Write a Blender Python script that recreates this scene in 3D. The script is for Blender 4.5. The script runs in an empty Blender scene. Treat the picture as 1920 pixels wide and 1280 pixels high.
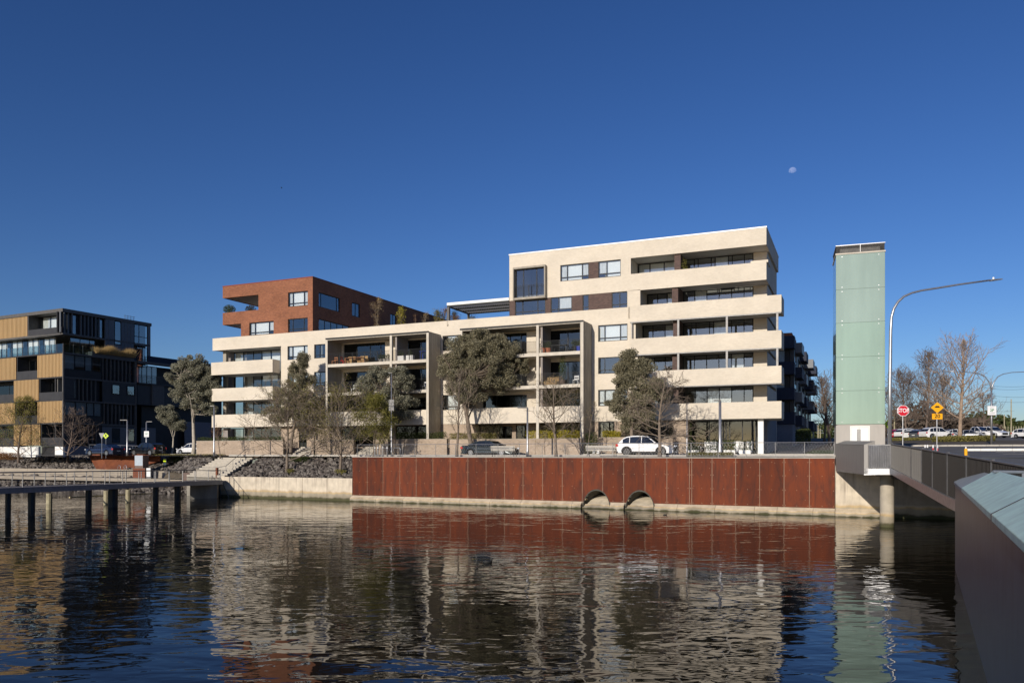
import bpy, math, random
from mathutils import Vector, Matrix, noise
R=math.radians
# ---------------------------------------------------------------- camera, world, sun, exposure
sc=bpy.context.scene
COL=sc.collection
F,CX,HY,CH=1480.0,960.0,849.0,4.54           # focal length, centre column, horizon row (px at 1920 wide), eye height above the water
cd=bpy.data.cameras.new('camera'); cam=bpy.data.objects.new('camera',cd); COL.objects.link(cam); sc.camera=cam
cam.location=(0,0,CH); cam.rotation_euler=(R(90),0,0)
cd.sensor_width=36; cd.lens=36*F/1920; cd.shift_y=(HY-640)/1920; cd.clip_end=9000; cd.clip_start=.1
SUN_EL=17.0; SUN_AZ=30.0                      # azimuth from -Y towards -X (sun is behind the camera, to its left)
S=Vector((-math.sin(R(SUN_AZ))*math.cos(R(SUN_EL)),-math.cos(R(SUN_AZ))*math.cos(R(SUN_EL)),math.sin(R(SUN_EL))))
w=bpy.data.worlds.new("World"); sc.world=w; w.use_nodes=True; wn=w.node_tree
sky=wn.nodes.new('ShaderNodeTexSky'); sky.sky_type='NISHITA'; sky.sun_disc=False
sky.sun_elevation=R(SUN_EL); sky.sun_rotation=R(180+SUN_AZ)
sky.air_density=1.0; sky.dust_density=.35; sky.ozone_density=3.0; sky.altitude=200
hs=wn.nodes.new('ShaderNodeHueSaturation'); hs.inputs['Saturation'].default_value=1.12
wn.links.new(sky.outputs[0],hs.inputs['Color'])
gm=wn.nodes.new('ShaderNodeGamma'); gm.inputs[1].default_value=1.2
wn.links.new(hs.outputs[0],gm.inputs[0])
tn=wn.nodes.new('ShaderNodeMix'); tn.data_type='RGBA'; tn.blend_type='MULTIPLY'; tn.inputs[0].default_value=1; tn.inputs[7].default_value=(.52,.56,.745,1)
wn.links.new(gm.outputs[0],tn.inputs[6]); wn.links.new(tn.outputs[2],wn.nodes['Background'].inputs[0]); wn.nodes['Background'].inputs[1].default_value=.085
sl=bpy.data.lights.new('sun','SUN'); sl.energy=4.2; sl.angle=R(.53); sl.color=(1,.915,.80)
so=bpy.data.objects.new('sun',sl); COL.objects.link(so); so.rotation_euler=S.to_track_quat('Z','Y').to_euler(); so.location=(-60,-90,60)
sc.view_settings.view_transform='Standard'; sc.view_settings.look='None'; sc.view_settings.gamma=1; sc.view_settings.exposure=.0
try: sc.view_settings.use_curve_mapping=False
except: pass
sc.render.engine='CYCLES'; sc.cycles.max_bounces=8; sc.cycles.transparent_max_bounces=12; sc.cycles.diffuse_bounces=5
# ---------------------------------------------------------------- helpers
def tag(o,label=None,cat=None,group=None,kind=None):
    if label: o['label']=label
    if cat: o['category']=cat
    if group: o['group']=group
    if kind: o['kind']=kind
    return o
class MB:
    def __init__(s): s.v=[]; s.f=[]; s.m=[]; s.cm=0
    def add(s,vs,fs):
        n=len(s.v); s.v+=[tuple(p) for p in vs]
        for f in fs: s.f.append([i+n for i in f]); s.m.append(s.cm)
        return s
    def box(s,x0,x1,y0,y1,z0,z1):
        return s.add([(x0,y0,z0),(x1,y0,z0),(x1,y1,z0),(x0,y1,z0),(x0,y0,z1),(x1,y0,z1),(x1,y1,z1),(x0,y1,z1)],
            [(0,3,2,1),(4,5,6,7),(0,1,5,4),(1,2,6,5),(2,3,7,6),(3,0,4,7)])
    def prism(s,poly,z0,z1):                    # poly ccw seen from above
        n=len(poly)
        return s.add([(x,y,z0) for x,y in poly]+[(x,y,z1) for x,y in poly],
            [list(range(n))[::-1],list(range(n,2*n))]+[(i,(i+1)%n,(i+1)%n+n,i+n) for i in range(n)])
    def bar(s,p,q,w,h=None,up=(0,0,1)):
        p=Vector(p);q=Vector(q);h=h or w;d=(q-p).normalized();u=Vector(up)
        if abs(d.dot(u))>.98: u=Vector((1,0,0))
        a=d.cross(u).normalized()*w/2; b=a.cross(d).normalized()*h/2
        return s.add([p-a-b,p+a-b,p+a+b,p-a+b,q-a-b,q+a-b,q+a+b,q-a+b],
            [(0,1,2,3),(7,6,5,4),(0,4,5,1),(1,5,6,2),(2,6,7,3),(3,7,4,0)])
    def tube(s,pts,rs,n=6,cap=True):
        pts=[Vector(p) for p in pts]
        if not hasattr(rs,'__len__'): rs=[rs]*len(pts)
        vs=[];u=None
        for i,p in enumerate(pts):
            d=(pts[min(i+1,len(pts)-1)]-pts[max(i-1,0)])
            d=d.normalized() if d.length>1e-9 else Vector((0,0,1))
            if u is None:
                u=d.cross(Vector((0,0,1)) if abs(d.z)<.9 else Vector((1,0,0))).normalized()
            else:
                u=(u-d*u.dot(d)); u=u.normalized() if u.length>1e-6 else d.orthogonal().normalized()
            b=d.cross(u)
            for k in range(n):
                a=2*math.pi*k/n; vs.append(p+(u*math.cos(a)+b*math.sin(a))*rs[i])
        fs=[]
        for i in range(len(pts)-1):
            for k in range(n):
                k2=(k+1)%n; fs.append((i*n+k,i*n+k2,(i+1)*n+k2,(i+1)*n+k))
        if cap:
            fs.append(list(range(n))[::-1]); m=(len(pts)-1)*n; fs.append([m+k for k in range(n)])
        return s.add(vs,fs)
    def lathe(s,prof,n=16,c=(0,0,0),axis='z'):
        vs=[]
        for r,z in prof:
            for k in range(n):
                a=2*math.pi*k/n
                if axis=='z': vs.append((c[0]+r*math.cos(a),c[1]+r*math.sin(a),c[2]+z))
                elif axis=='y': vs.append((c[0]+r*math.cos(a),c[1]+z,c[2]+r*math.sin(a)))
                else: vs.append((c[0]+z,c[1]+r*math.cos(a),c[2]+r*math.sin(a)))
        fs=[];m=len(prof)
        for i in range(m-1):
            for k in range(n): fs.append((i*n+k,i*n+(k+1)%n,(i+1)*n+(k+1)%n,(i+1)*n+k))
        fs.append(list(range(n))[::-1]); fs.append([(m-1)*n+k for k in range(n)])
        return s.add(vs,fs)
    def build(s,name,mat,parent=None,kind=None,smooth=False,loc=None,bevel=0,label=None):
        me=bpy.data.meshes.new(name); me.from_pydata(s.v,[],s.f)
        for mm in (mat if isinstance(mat,(list,tuple)) else [mat]): me.materials.append(mm)
        if any(s.m): me.polygons.foreach_set('material_index',s.m)
        if smooth: me.polygons.foreach_set('use_smooth',[True]*len(me.polygons))
        me.update()
        return link(name,me,parent,kind,loc,bevel,label)
def link(name,me,parent=None,kind=None,loc=None,bevel=0,label=None):
    o=bpy.data.objects.new(name,me); COL.objects.link(o)
    if parent is not None: o.parent=parent
    if loc is not None: o.location=loc
    if kind: o['kind']=kind
    if label: o['label']=label
    if bevel:
        b=o.modifiers.new('bevel','BEVEL'); b.width=bevel; b.segments=2; b.limit_method='ANGLE'; b.angle_limit=R(35)
    return o
def empty(name,loc=(0,0,0),rz=0,label=None,cat=None,group=None,kind=None,parent=None):
    o=bpy.data.objects.new(name,None); COL.objects.link(o); o.location=loc; o.rotation_euler=(0,0,rz); o.empty_display_size=.3
    if parent is not None: o.parent=parent
    return tag(o,label,cat,group,kind)
KIDS={}
def copy_tree(o,parent=None):
    c=o.copy(); COL.objects.link(c); c.parent=parent
    for ch in [x for x in bpy.data.objects if x.parent==o]: copy_tree(ch,c)
    return c
class Frame:
    """a vertical reference plane: origin on column px at distance Y, running at angle th; local x along it, y away from the camera"""
    def __init__(s,px,Y,th):
        s.th=R(th); s.c=math.cos(s.th); s.s=math.sin(s.th); s.Ox=(px-CX)/F*Y; s.Oy=Y
    def lx(s,px,b=0):
        m=(px-CX)/F
        return (m*(s.Oy+b*s.c)-s.Ox-b*s.s)/(s.c+m*s.s)
    def W(s,a,b,z=0): return Vector((s.Ox+a*s.c+b*s.s,s.Oy-a*s.s+b*s.c,z))
    def z(s,px,py,b=0): 
        a=s.lx(px,b); Y=s.W(a,b).y; return CH-(py-HY)*Y/F
    def P(s,px,b,z=0): return s.W(s.lx(px,b),b,z)
    def empty(s,name,z=0,**k): return empty(name,(s.Ox,s.Oy,z),-s.th,**k)
def PW(px,Y,z=0): return Vector(((px-CX)/F*Y,Y,z))
WL=Frame(1566,56.9,25.0)      # the quay wall
BM=Frame(1437,71.0,23.56)     # the cream apartment building
BD=Frame(118,106.0,26.5)      # the dark building on the left
def sstep(x): x=max(0,min(1,x)); return x*x*(3-2*x)
def ground_z(X,Y):
    b=(X-WL.Ox)*WL.s+(min(Y,150)-WL.Oy)*WL.c; y=b-7
    rise=.035*((y+math.sqrt(y*y+9))/2-.2) if b>1 else 0
    return 4.215+sstep((X+12)/34)*max(0,rise) + .12*sstep((b-6)/6)*(1-sstep((X+12)/34))
def gz(p): return ground_z(p[0],p[1])
# ---------------------------------------------------------------- materials
def nodes(name):
    m=bpy.data.materials.new(name); m.use_nodes=True; nt=m.node_tree; return m,nt,nt.nodes['Principled BSDF']
def mat(name,c,rough=.7,var=.12,scale=3.0,bump=.0,bscale=None,metal=0,streak=None,spec=.4,c2=None,coat=0,obj=True):
    m,nt,b=nodes(name); N=nt.nodes; L=nt.links
    b.inputs['Roughness'].default_value=rough; b.inputs['Metallic'].default_value=metal
    b.inputs['Specular IOR Level'].default_value=spec; b.inputs['Coat Weight'].default_value=coat
    tc=N.new('ShaderNodeTexCoord'); mp=N.new('ShaderNodeMapping')
    L.new(tc.outputs['Object'],mp.inputs[0])
    if streak: mp.inputs['Scale'].default_value=streak
    n=N.new('ShaderNodeTexNoise'); n.inputs['Scale'].default_value=scale; n.inputs['Detail'].default_value=6; n.inputs['Roughness'].default_value=.6
    L.new(mp.outputs[0],n.inputs[0])
    r=N.new('ShaderNodeMapRange'); r.inputs[1].default_value=.3; r.inputs[2].default_value=.7; L.new(n.outputs[0],r.inputs[0])
    mx=N.new('ShaderNodeMix'); mx.data_type='RGBA'; L.new(r.outputs[0],mx.inputs[0])
    ca=[x*(1-var) for x in c]; cb=c2 or [min(1,x*(1+var)) for x in c]
    mx.inputs[6].default_value=(*ca,1); mx.inputs[7].default_value=(*cb,1); L.new(mx.outputs[2],b.inputs['Base Color'])
    if bump:
        n2=N.new('ShaderNodeTexNoise'); n2.inputs['Scale'].default_value=bscale or scale*4; n2.inputs['Detail'].default_value=5
        L.new(tc.outputs['Object'],n2.inputs[0]); bp=N.new('ShaderNodeBump'); bp.inputs['Strength'].default_value=bump; bp.inputs['Distance'].default_value=.02
        L.new(n2.outputs[0],bp.inputs['Height']); L.new(bp.outputs[0],b.inputs['Normal'])
    return m
def brick(name,c1,c2,mortar,rough=.85,bw=.25,bh=.086,var=.2,stain=.25,msize=.008):
    m,nt,b=nodes(name); N=nt.nodes; L=nt.links
    b.inputs['Roughness'].default_value=rough; b.inputs['Specular IOR Level'].default_value=.25
    tc=N.new('ShaderNodeTexCoord'); sp=N.new('ShaderNodeSeparateXYZ'); L.new(tc.outputs['Object'],sp.inputs[0])
    ad=N.new('ShaderNodeMath'); L.new(sp.outputs[0],ad.inputs[0]); L.new(sp.outputs[1],ad.inputs[1])
    cb=N.new('ShaderNodeCombineXYZ'); L.new(ad.outputs[0],cb.inputs[0]); L.new(sp.outputs[2],cb.inputs[1])
    t=N.new('ShaderNodeTexBrick'); L.new(cb.outputs[0],t.inputs['Vector']); t.inputs['Scale'].default_value=1
    t.inputs['Brick Width'].default_value=bw; t.inputs['Row Height'].default_value=bh; t.inputs['Mortar Size'].default_value=msize
    t.inputs['Mortar Smooth'].default_value=.2; t.inputs['Bias'].default_value=-.2
    t.inputs['Color1'].default_value=(*c1,1); t.inputs['Color2'].default_value=(*c2,1); t.inputs['Mortar'].default_value=(*mortar,1)
    n=N.new('ShaderNodeTexNoise'); n.inputs['Scale'].default_value=.35; n.inputs['Detail'].default_value=8; n.inputs['Roughness'].default_value=.65
    mp=N.new('ShaderNodeMapping'); mp.inputs['Scale'].default_value=(1,1,1.6); L.new(tc.outputs['Object'],mp.inputs[0]); L.new(mp.outputs[0],n.inputs[0])
    r=N.new('ShaderNodeMapRange'); r.inputs[1].default_value=.3; r.inputs[2].default_value=.75; r.inputs[3].default_value=1+stain*.2; r.inputs[4].default_value=1-stain
    L.new(n.outputs[0],r.inputs[0])
    n3=N.new('ShaderNodeTexNoise'); n3.inputs['Scale'].default_value=7; n3.inputs['Detail'].default_value=3; mp3=N.new('ShaderNodeMapping'); mp3.inputs['Scale'].default_value=(.5,.5,2.2)
    L.new(tc.outputs['Object'],mp3.inputs[0]); L.new(mp3.outputs[0],n3.inputs[0])
    r3=N.new('ShaderNodeMapRange'); r3.inputs[1].default_value=.35; r3.inputs[2].default_value=.65; r3.inputs[3].default_value=1-var*.5; r3.inputs[4].default_value=1+var*.35; L.new(n3.outputs[0],r3.inputs[0])
    mu=N.new('ShaderNodeMath'); mu.operation='MULTIPLY'; L.new(r.outputs[0],mu.inputs[0]); L.new(r3.outputs[0],mu.inputs[1])
    vm=N.new('ShaderNodeVectorMath'); vm.operation='SCALE'; L.new(t.outputs[0],vm.inputs[0]); L.new(mu.outputs[0],vm.inputs['Scale'])
    L.new(vm.outputs[0],b.inputs['Base Color'])
    bp=N.new('ShaderNodeBump'); bp.inputs['Strength'].default_value=.35; bp.inputs['Distance'].default_value=.006; bp.invert=True
    L.new(t.outputs['Fac'],bp.inputs['Height']); L.new(bp.outputs[0],b.inputs['Normal'])
    return m
def streaky(name,c,dark,rust=None,rough=.85,z0=0,z1=2,tide=None,amount=.6,th=1.4):
    """concrete with rain streaks running down from the top edge and a tide mark near the water"""
    m,nt,b=nodes(name); N=nt.nodes; L=nt.links; b.inputs['Roughness'].default_value=rough; b.inputs['Specular IOR Level'].default_value=.25
    tc=N.new('ShaderNodeTexCoord'); sp=N.new('ShaderNodeSeparateXYZ'); L.new(tc.outputs['Object'],sp.inputs[0])
    mp=N.new('ShaderNodeMapping'); mp.inputs['Scale'].default_value=(2.6,2.6,.16); L.new(tc.outputs['Object'],mp.inputs[0])
    n=N.new('ShaderNodeTexNoise'); n.inputs['Scale'].default_value=1; n.inputs['Detail'].default_value=7; n.inputs['Roughness'].default_value=.7; L.new(mp.outputs[0],n.inputs[0])
    hr=N.new('ShaderNodeMapRange'); hr.inputs[1].default_value=z0; hr.inputs[2].default_value=z1; hr.inputs[3].default_value=.05; hr.inputs[4].default_value=1; L.new(sp.outputs[2],hr.inputs[0])
    nr=N.new('ShaderNodeMapRange'); nr.inputs[1].default_value=.48; nr.inputs[2].default_value=.68; L.new(n.outputs[0],nr.inputs[0])
    mu=N.new('ShaderNodeMath'); mu.operation='MULTIPLY'; L.new(hr.outputs[0],mu.inputs[0]); L.new(nr.outputs[0],mu.inputs[1])
    mu2=N.new('ShaderNodeMath'); mu2.operation='MULTIPLY'; mu2.inputs[1].default_value=amount; L.new(mu.outputs[0],mu2.inputs[0])
    n2=N.new('ShaderNodeTexNoise'); n2.inputs['Scale'].default_value=1.6; n2.inputs['Detail'].default_value=8; L.new(tc.outputs['Object'],n2.inputs[0])
    r2=N.new('ShaderNodeMapRange'); r2.inputs[1].default_value=.3; r2.inputs[2].default_value=.7; r2.inputs[3].default_value=.82; r2.inputs[4].default_value=1.12; L.new(n2.outputs[0],r2.inputs[0])
    mx=N.new('ShaderNodeMix'); mx.data_type='RGBA'; L.new(mu2.outputs[0],mx.inputs[0]); mx.inputs[6].default_value=(*c,1); mx.inputs[7].default_value=(*dark,1)
    out=mx.outputs[2]
    if tide:
        tn=N.new('ShaderNodeMath'); tn.operation='MULTIPLY_ADD'; tn.inputs[1].default_value=.35; L.new(n2.outputs[0],tn.inputs[0]); L.new(sp.outputs[2],tn.inputs[2])
        cr=N.new('ShaderNodeValToRGB'); e=cr.color_ramp; 
        rr=N.new('ShaderNodeMapRange'); rr.inputs[1].default_value=.12; rr.inputs[2].default_value=.12+th; L.new(tn.outputs[0],rr.inputs[0]); L.new(rr.outputs[0],cr.inputs[0])
        e.elements[0].position=0; e.elements[0].color=(.07,.075,.03,1); e.elements[1].position=.17; e.elements[1].color=(.09,.08,.045,1)
        for p,cc in ((.26,(.30,.26,.19,1)),(.46,(.36,.31,.23,1)),(.54,(.50,.37,.20,1)),(.66,(.56,.47,.36,1))):
            el=e.elements.new(p); el.color=cc
        wt=N.new('ShaderNodeMapRange'); wt.inputs[1].default_value=.6; wt.inputs[2].default_value=.72; L.new(rr.outputs[0],wt.inputs[0])
        m3=N.new('ShaderNodeMix'); m3.data_type='RGBA'; L.new(wt.outputs[0],m3.inputs[0]); L.new(cr.outputs[0],m3.inputs[6]); L.new(out,m3.inputs[7]); out=m3.outputs[2]
    vm=N.new('ShaderNodeVectorMath'); vm.operation='SCALE'; L.new(out,vm.inputs[0]); L.new(r2.outputs[0],vm.inputs['Scale']); L.new(vm.outputs[0],b.inputs['Base Color'])
    bp=N.new('ShaderNodeBump'); bp.inputs['Strength'].default_value=.3; bp.inputs['Distance'].default_value=.02; L.new(n2.outputs[0],bp.inputs['Height']); L.new(bp.outputs[0],b.inputs['Normal'])
    return m
def glassmat(name,tint=(.55,.62,.62),refl=.16,rough=.01,rc=(.9,.95,1)):
    m=bpy.data.materials.new(name); m.use_nodes=True; nt=m.node_tree; N=nt.nodes; L=nt.links; N.remove(N['Principled BSDF'])
    t=N.new('ShaderNodeBsdfTransparent'); t.inputs[0].default_value=(*tint,1); g=N.new('ShaderNodeBsdfGlossy'); g.inputs['Roughness'].default_value=rough; g.inputs[0].default_value=(*rc,1)
    lw=N.new('ShaderNodeFresnel'); lw.inputs[0].default_value=1.5; ad=N.new('ShaderNodeMath'); ad.inputs[1].default_value=refl; ad.use_clamp=True; L.new(lw.outputs[0],ad.inputs[0])
    tc=N.new('ShaderNodeTexCoord'); n=N.new('ShaderNodeTexNoise'); n.inputs['Scale'].default_value=.8; L.new(tc.outputs['Object'],n.inputs[0])
    bp=N.new('ShaderNodeBump'); bp.inputs['Strength'].default_value=.05; bp.inputs['Distance'].default_value=.02; L.new(n.outputs[0],bp.inputs['Height']); L.new(bp.outputs[0],g.inputs['Normal'])
    ge=N.new('ShaderNodeNewGeometry'); iv=N.new('ShaderNodeMath'); iv.operation='SUBTRACT'; iv.inputs[0].default_value=1; L.new(ge.outputs['Backfacing'],iv.inputs[1]); fm=N.new('ShaderNodeMath'); fm.operation='MULTIPLY'; L.new(ad.outputs[0],fm.inputs[0]); L.new(iv.outputs[0],fm.inputs[1])
    mx=N.new('ShaderNodeMixShader'); L.new(fm.outputs[0],mx.inputs[0]); L.new(t.outputs[0],mx.inputs[1]); L.new(g.outputs[0],mx.inputs[2]); L.new(mx.outputs[0],N['Material Output'].inputs[0])
    return m
M={}
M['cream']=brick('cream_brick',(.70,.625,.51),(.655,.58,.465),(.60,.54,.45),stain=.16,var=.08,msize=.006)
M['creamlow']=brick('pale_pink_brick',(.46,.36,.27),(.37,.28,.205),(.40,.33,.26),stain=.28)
M['brown']=brick('brown_brick',(.115,.072,.06),(.065,.042,.04),(.16,.125,.11),stain=.1)
M['red']=brick('red_brick',(.335,.13,.066),(.225,.084,.048),(.25,.14,.095),stain=.3,var=.35)
M['redtop']=mat('red_brick_coping',(.22,.045,.025),.7)
M['white']=mat('white_metal',(.82,.82,.80),.4,.03)
M['frame']=mat('charcoal_metal',(.016,.018,.02),.5,.1,spec=.25)
M['steel']=mat('galvanised_steel',(.42,.42,.43),.38,.15,4,metal=.75)
M['steeld']=mat('dull_steel',(.22,.215,.21),.55,.2,4,metal=.5)
M['greyconc']=mat('warm_grey_render',(.34,.305,.25),.85,.18,1.2,bump=.1,streak=(2,2,.3))
M['frameedge']=mat('pale_render_edge',(.55,.50,.42),.8,.12,1.5)
M['soffit']=mat('soffit_render',(.58,.55,.50),.85,.06)
M['cheek']=mat('plum_grey_panel',(.27,.24,.22),.8,.08)
M['int']=mat('interior_wall',(.22,.21,.19),.9,.15,.5)
M['intw']=mat('interior_pale_wall',(.28,.27,.23),.9,.1,.5)
M['slab']=mat('slab_concrete',(.38,.36,.33),.9,.1)
M['blind']=mat('white_roller_blind',(.86,.86,.84),.8,.03)
M['curtain']=mat('sheer_curtain',(.66,.66,.64),.9,.25,6,streak=(6,6,.2))
M['pane']=glassmat('window_glass',(.93,.95,.95),refl=.14)
M['paned']=glassmat('tinted_glass',(.42,.46,.47),.05)
M['paneside']=glassmat('sky_reflecting_glass',(.70,.74,.75),.22)
M['balglass']=glassmat('balustrade_glass',(.62,.72,.74),.10)
M['dark']=mat('black_cladding',(.022,.021,.022),.55,.3,1)
M['dark2']=mat('charcoal_cladding',(.042,.041,.043),.5,.2,1)
M['fin']=mat('dark_timber_fins',(.10,.095,.09),.6,.2)
M['darkblue']=mat('slate_cladding',(.12,.13,.145),.45,.1)
M['gold']=mat('gold_metal_cladding',(.50,.34,.165),.5,.12,1.2,streak=(3,3,.25),metal=.15)
M['navy']=mat('navy_render',(.018,.024,.045),.7,.2)
M['greyside']=mat('blue_grey_render',(.16,.17,.20),.8,.1)
M['orange']=mat('orange_parapet',(.33,.10,.04),.7)
M['quay']=streaky('quay_concrete',(.62,.54,.42),(.17,.13,.11),z0=.6,z1=2.1,tide=True)
M['ledge']=streaky('ledge_concrete',(.60,.50,.36),(.25,.2,.15),z0=0,z1=.6,tide=True,amount=.3,th=.62)
M['abut']=streaky('abutment_concrete',(.34,.30,.245),(.08,.075,.06),z0=0,z1=4,tide=True,amount=.8)
M['conc']=mat('grey_concrete',(.30,.28,.25),.9,.22,1.5,bump=.3,streak=(1,1,.35))
M['concl']=mat('pale_concrete',(.44,.41,.36),.9,.15,2,bump=.2)
M['ledge2']=mat('washed_concrete',(.50,.43,.32),.9,.25,1.5,bump=.3)
M['pipein']=mat('culvert_shade_concrete',(.085,.08,.065),.9,.25,1.5,bump=.3)  # shadow inside the culvert arches is put into this dark tone
M['step']=mat('step_concrete',(.43,.39,.325),.9,.16,3,bump=.2)
M['stepdark']=mat('step_riser_concrete',(.25,.23,.19),.9,.2,2)
M['paving']=mat('pale_paving',(.34,.30,.24),.9,.18,1.0)
M['asphalt']=mat('asphalt',(.125,.12,.115),.9,.25,.7)
M['line']=mat('road_paint',(.75,.74,.70),.7,.1)
M['soil']=mat('dry_soil',(.10,.08,.055),.95,.4,.6)
M['grass']=mat('lawn_grass',(.075,.095,.022),.9,.4,2)
M['rock']=mat('basalt_rock',(.060,.050,.044),.85,.45,1.8,bump=.6,c2=(.135,.112,.098))
M['rockl']=mat('weathered_rock',(.13,.112,.098),.85,.4,1.8,bump=.6,c2=(.25,.22,.19))
M['timber']=mat('weathered_timber',(.33,.285,.225),.9,.25,1.4,streak=(.3,.3,6),bump=.3)
M['deck']=mat('deck_boards',(.24,.215,.19),.8,.25,3)
M['deckbeam']=mat('blue_grey_steel',(.16,.18,.21),.5,.2)
M['pile']=mat('dark_pile',(.018,.022,.024),.6,.4,2)
M['pilel']=mat('pale_pile',(.35,.31,.2),.8,.3)
M['rust_planter']=mat('weathering_steel',(.17,.055,.03),.75,.25,.9,bump=.1,streak=(1,1,.4),c2=(.24,.075,.03))
M['black']=mat('black_rubber',(.012,.012,.012),.6)
M['plant']=mat('white_planter',(.80,.79,.75),.6,.05)
M['bark']=mat('grey_bark',(.185,.145,.11),.9,.3,3,bump=.4)
M['barkl']=mat('pale_gum_bark',(.42,.37,.30),.85,.3,2,bump=.2)
M['barkr']=mat('winter_twig_bark',(.155,.115,.09),.9,.25,3)
M['barkp']=mat('plane_tree_bark',(.30,.22,.16),.9,.35,3)
def leaf(name,c,c2,tr=.25):
    m,nt,b=nodes(name); N=nt.nodes; L=nt.links; b.inputs['Roughness'].default_value=.65; b.inputs['Specular IOR Level'].default_value=.3
    g=N.new('ShaderNodeNewGeometry'); tc=N.new('ShaderNodeTexCoord'); n=N.new('ShaderNodeTexNoise'); n.inputs['Scale'].default_value=.9; n.inputs['Detail'].default_value=2; L.new(tc.outputs['Object'],n.inputs[0])
    ad=N.new('ShaderNodeMath'); ad.operation='MULTIPLY_ADD'; L.new(g.outputs['Random Per Island'],ad.inputs[0]); ad.inputs[1].default_value=.7
    s2=N.new('ShaderNodeMath'); s2.operation='MULTIPLY_ADD'; L.new(n.outputs[0],s2.inputs[0]); s2.inputs[1].default_value=1.2; s2.inputs[2].default_value=-.45; L.new(s2.outputs[0],ad.inputs[2])
    mx=N.new('ShaderNodeMix'); mx.data_type='RGBA'; mx.clamp_factor=True; L.new(ad.outputs[0],mx.inputs[0]); mx.inputs[6].default_value=(*c,1); mx.inputs[7].default_value=(*c2,1); L.new(mx.outputs[2],b.inputs['Base Color'])
    t=N.new('ShaderNodeBsdfTranslucent'); L.new(mx.outputs[2],t.inputs[0]); ms=N.new('ShaderNodeMixShader'); ms.inputs[0].default_value=tr
    L.new(b.outputs[0],ms.inputs[1]); L.new(t.outputs[0],ms.inputs[2]); L.new(ms.outputs[0],N['Material Output'].inputs[0]); return m
M['lgum']=leaf('gum_leaves',(.13,.13,.09),(.34,.325,.235))
M['lbrown']=leaf('brown_green_leaves',(.115,.108,.066),(.33,.295,.19))
M['lolive']=leaf('olive_leaves',(.11,.105,.028),(.28,.24,.07))
M['lyellow']=leaf('yellow_green_leaves',(.13,.13,.03),(.30,.27,.06))
M['lhedge']=leaf('hedge_leaves',(.035,.055,.014),(.10,.12,.03))
M['lyel']=leaf('yellow_shrub_leaves',(.28,.24,.02),(.50,.42,.05))
M['ldark']=leaf('dark_ivy_leaves',(.030,.032,.016),(.09,.08,.04))
M['lgold']=leaf('golden_grass',(.30,.20,.08),(.50,.36,.16))
M['lrust']=leaf('russet_leaves',(.16,.075,.03),(.28,.15,.06))
M['lwood']=leaf('far_wood_leaves',(.085,.065,.048),(.19,.145,.11))
M['lgreen']=leaf('far_green_leaves',(.05,.065,.02),(.10,.12,.035))
# ---------------------------------------------------------------- water and ground
def water_mat():
    m,nt,b=nodes('canal_water'); N=nt.nodes; L=nt.links
    b.inputs['Base Color'].default_value=(.011,.0095,.006,1); b.inputs['Roughness'].default_value=.02; b.inputs['IOR'].default_value=1.28
    tc=N.new('ShaderNodeTexCoord')
    def nz(sc_,scale,det,rough,rot=0,dist=0):
        mp=N.new('ShaderNodeMapping'); mp.inputs['Scale'].default_value=sc_; mp.inputs['Rotation'].default_value=(0,0,rot); L.new(tc.outputs['Object'],mp.inputs[0])
        n=N.new('ShaderNodeTexNoise'); n.inputs['Scale'].default_value=scale; n.inputs['Detail'].default_value=det; n.inputs['Roughness'].default_value=rough; n.inputs['Distortion'].default_value=dist
        L.new(mp.outputs[0],n.inputs[0]); return n
    a=nz((.55,1,1),1.05,1.5,.4,R(10),.6); c=nz((.55,1,1),2.9,1.5,.45,R(-14),.6); d=nz((1,1,1),.25,2,.5)
    m1=N.new('ShaderNodeMath'); m1.operation='MULTIPLY_ADD'; m1.inputs[1].default_value=.28; L.new(c.outputs[0],m1.inputs[0]); L.new(a.outputs[0],m1.inputs[2])
    r=N.new('ShaderNodeMapRange'); r.inputs[1].default_value=.35; r.inputs[2].default_value=.65; r.inputs[3].default_value=.35; r.inputs[4].default_value=1.25; r.clamp=False; L.new(d.outputs[0],r.inputs[0])
    # rings spreading from a point near the diving bird
    bp=N.new('ShaderNodeBump'); bp.inputs['Distance'].default_value=.034; L.new(r.outputs[0],bp.inputs['Strength']); L.new(m1.outputs[0],bp.inputs['Height'])
    L.new(bp.outputs[0],b.inputs['Normal']); return m
g=MB(); g.add([(-220,-70,0),(60,-70,0),(60,190,0),(-220,190,0)],[(0,1,2,3)]); g.build('water',water_mat(),kind='structure')
aL=WL.lx(412); aM=WL.lx(660.5); aR=WL.lx(1566)
def grid_sheet(name,a0,a1,b0,b1,dz,m,st=1.0,fr=WL,kind='structure',parent=None):
    na=max(1,int((a1-a0)/st)); nb=max(1,int((b1-b0)/st)); g=MB(); vs=[]
    for j in range(nb+1):
        for i in range(na+1):
            p=fr.W(a0+(a1-a0)*i/na,b0+(b1-b0)*j/nb); vs.append((p.x,p.y,gz(p)+dz))
    g.add(vs,[(j*(na+1)+i,j*(na+1)+i+1,(j+1)*(na+1)+i+1,(j+1)*(na+1)+i) for j in range(nb) for i in range(na)])
    return g.build(name,m,parent,kind,smooth=True)
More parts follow.
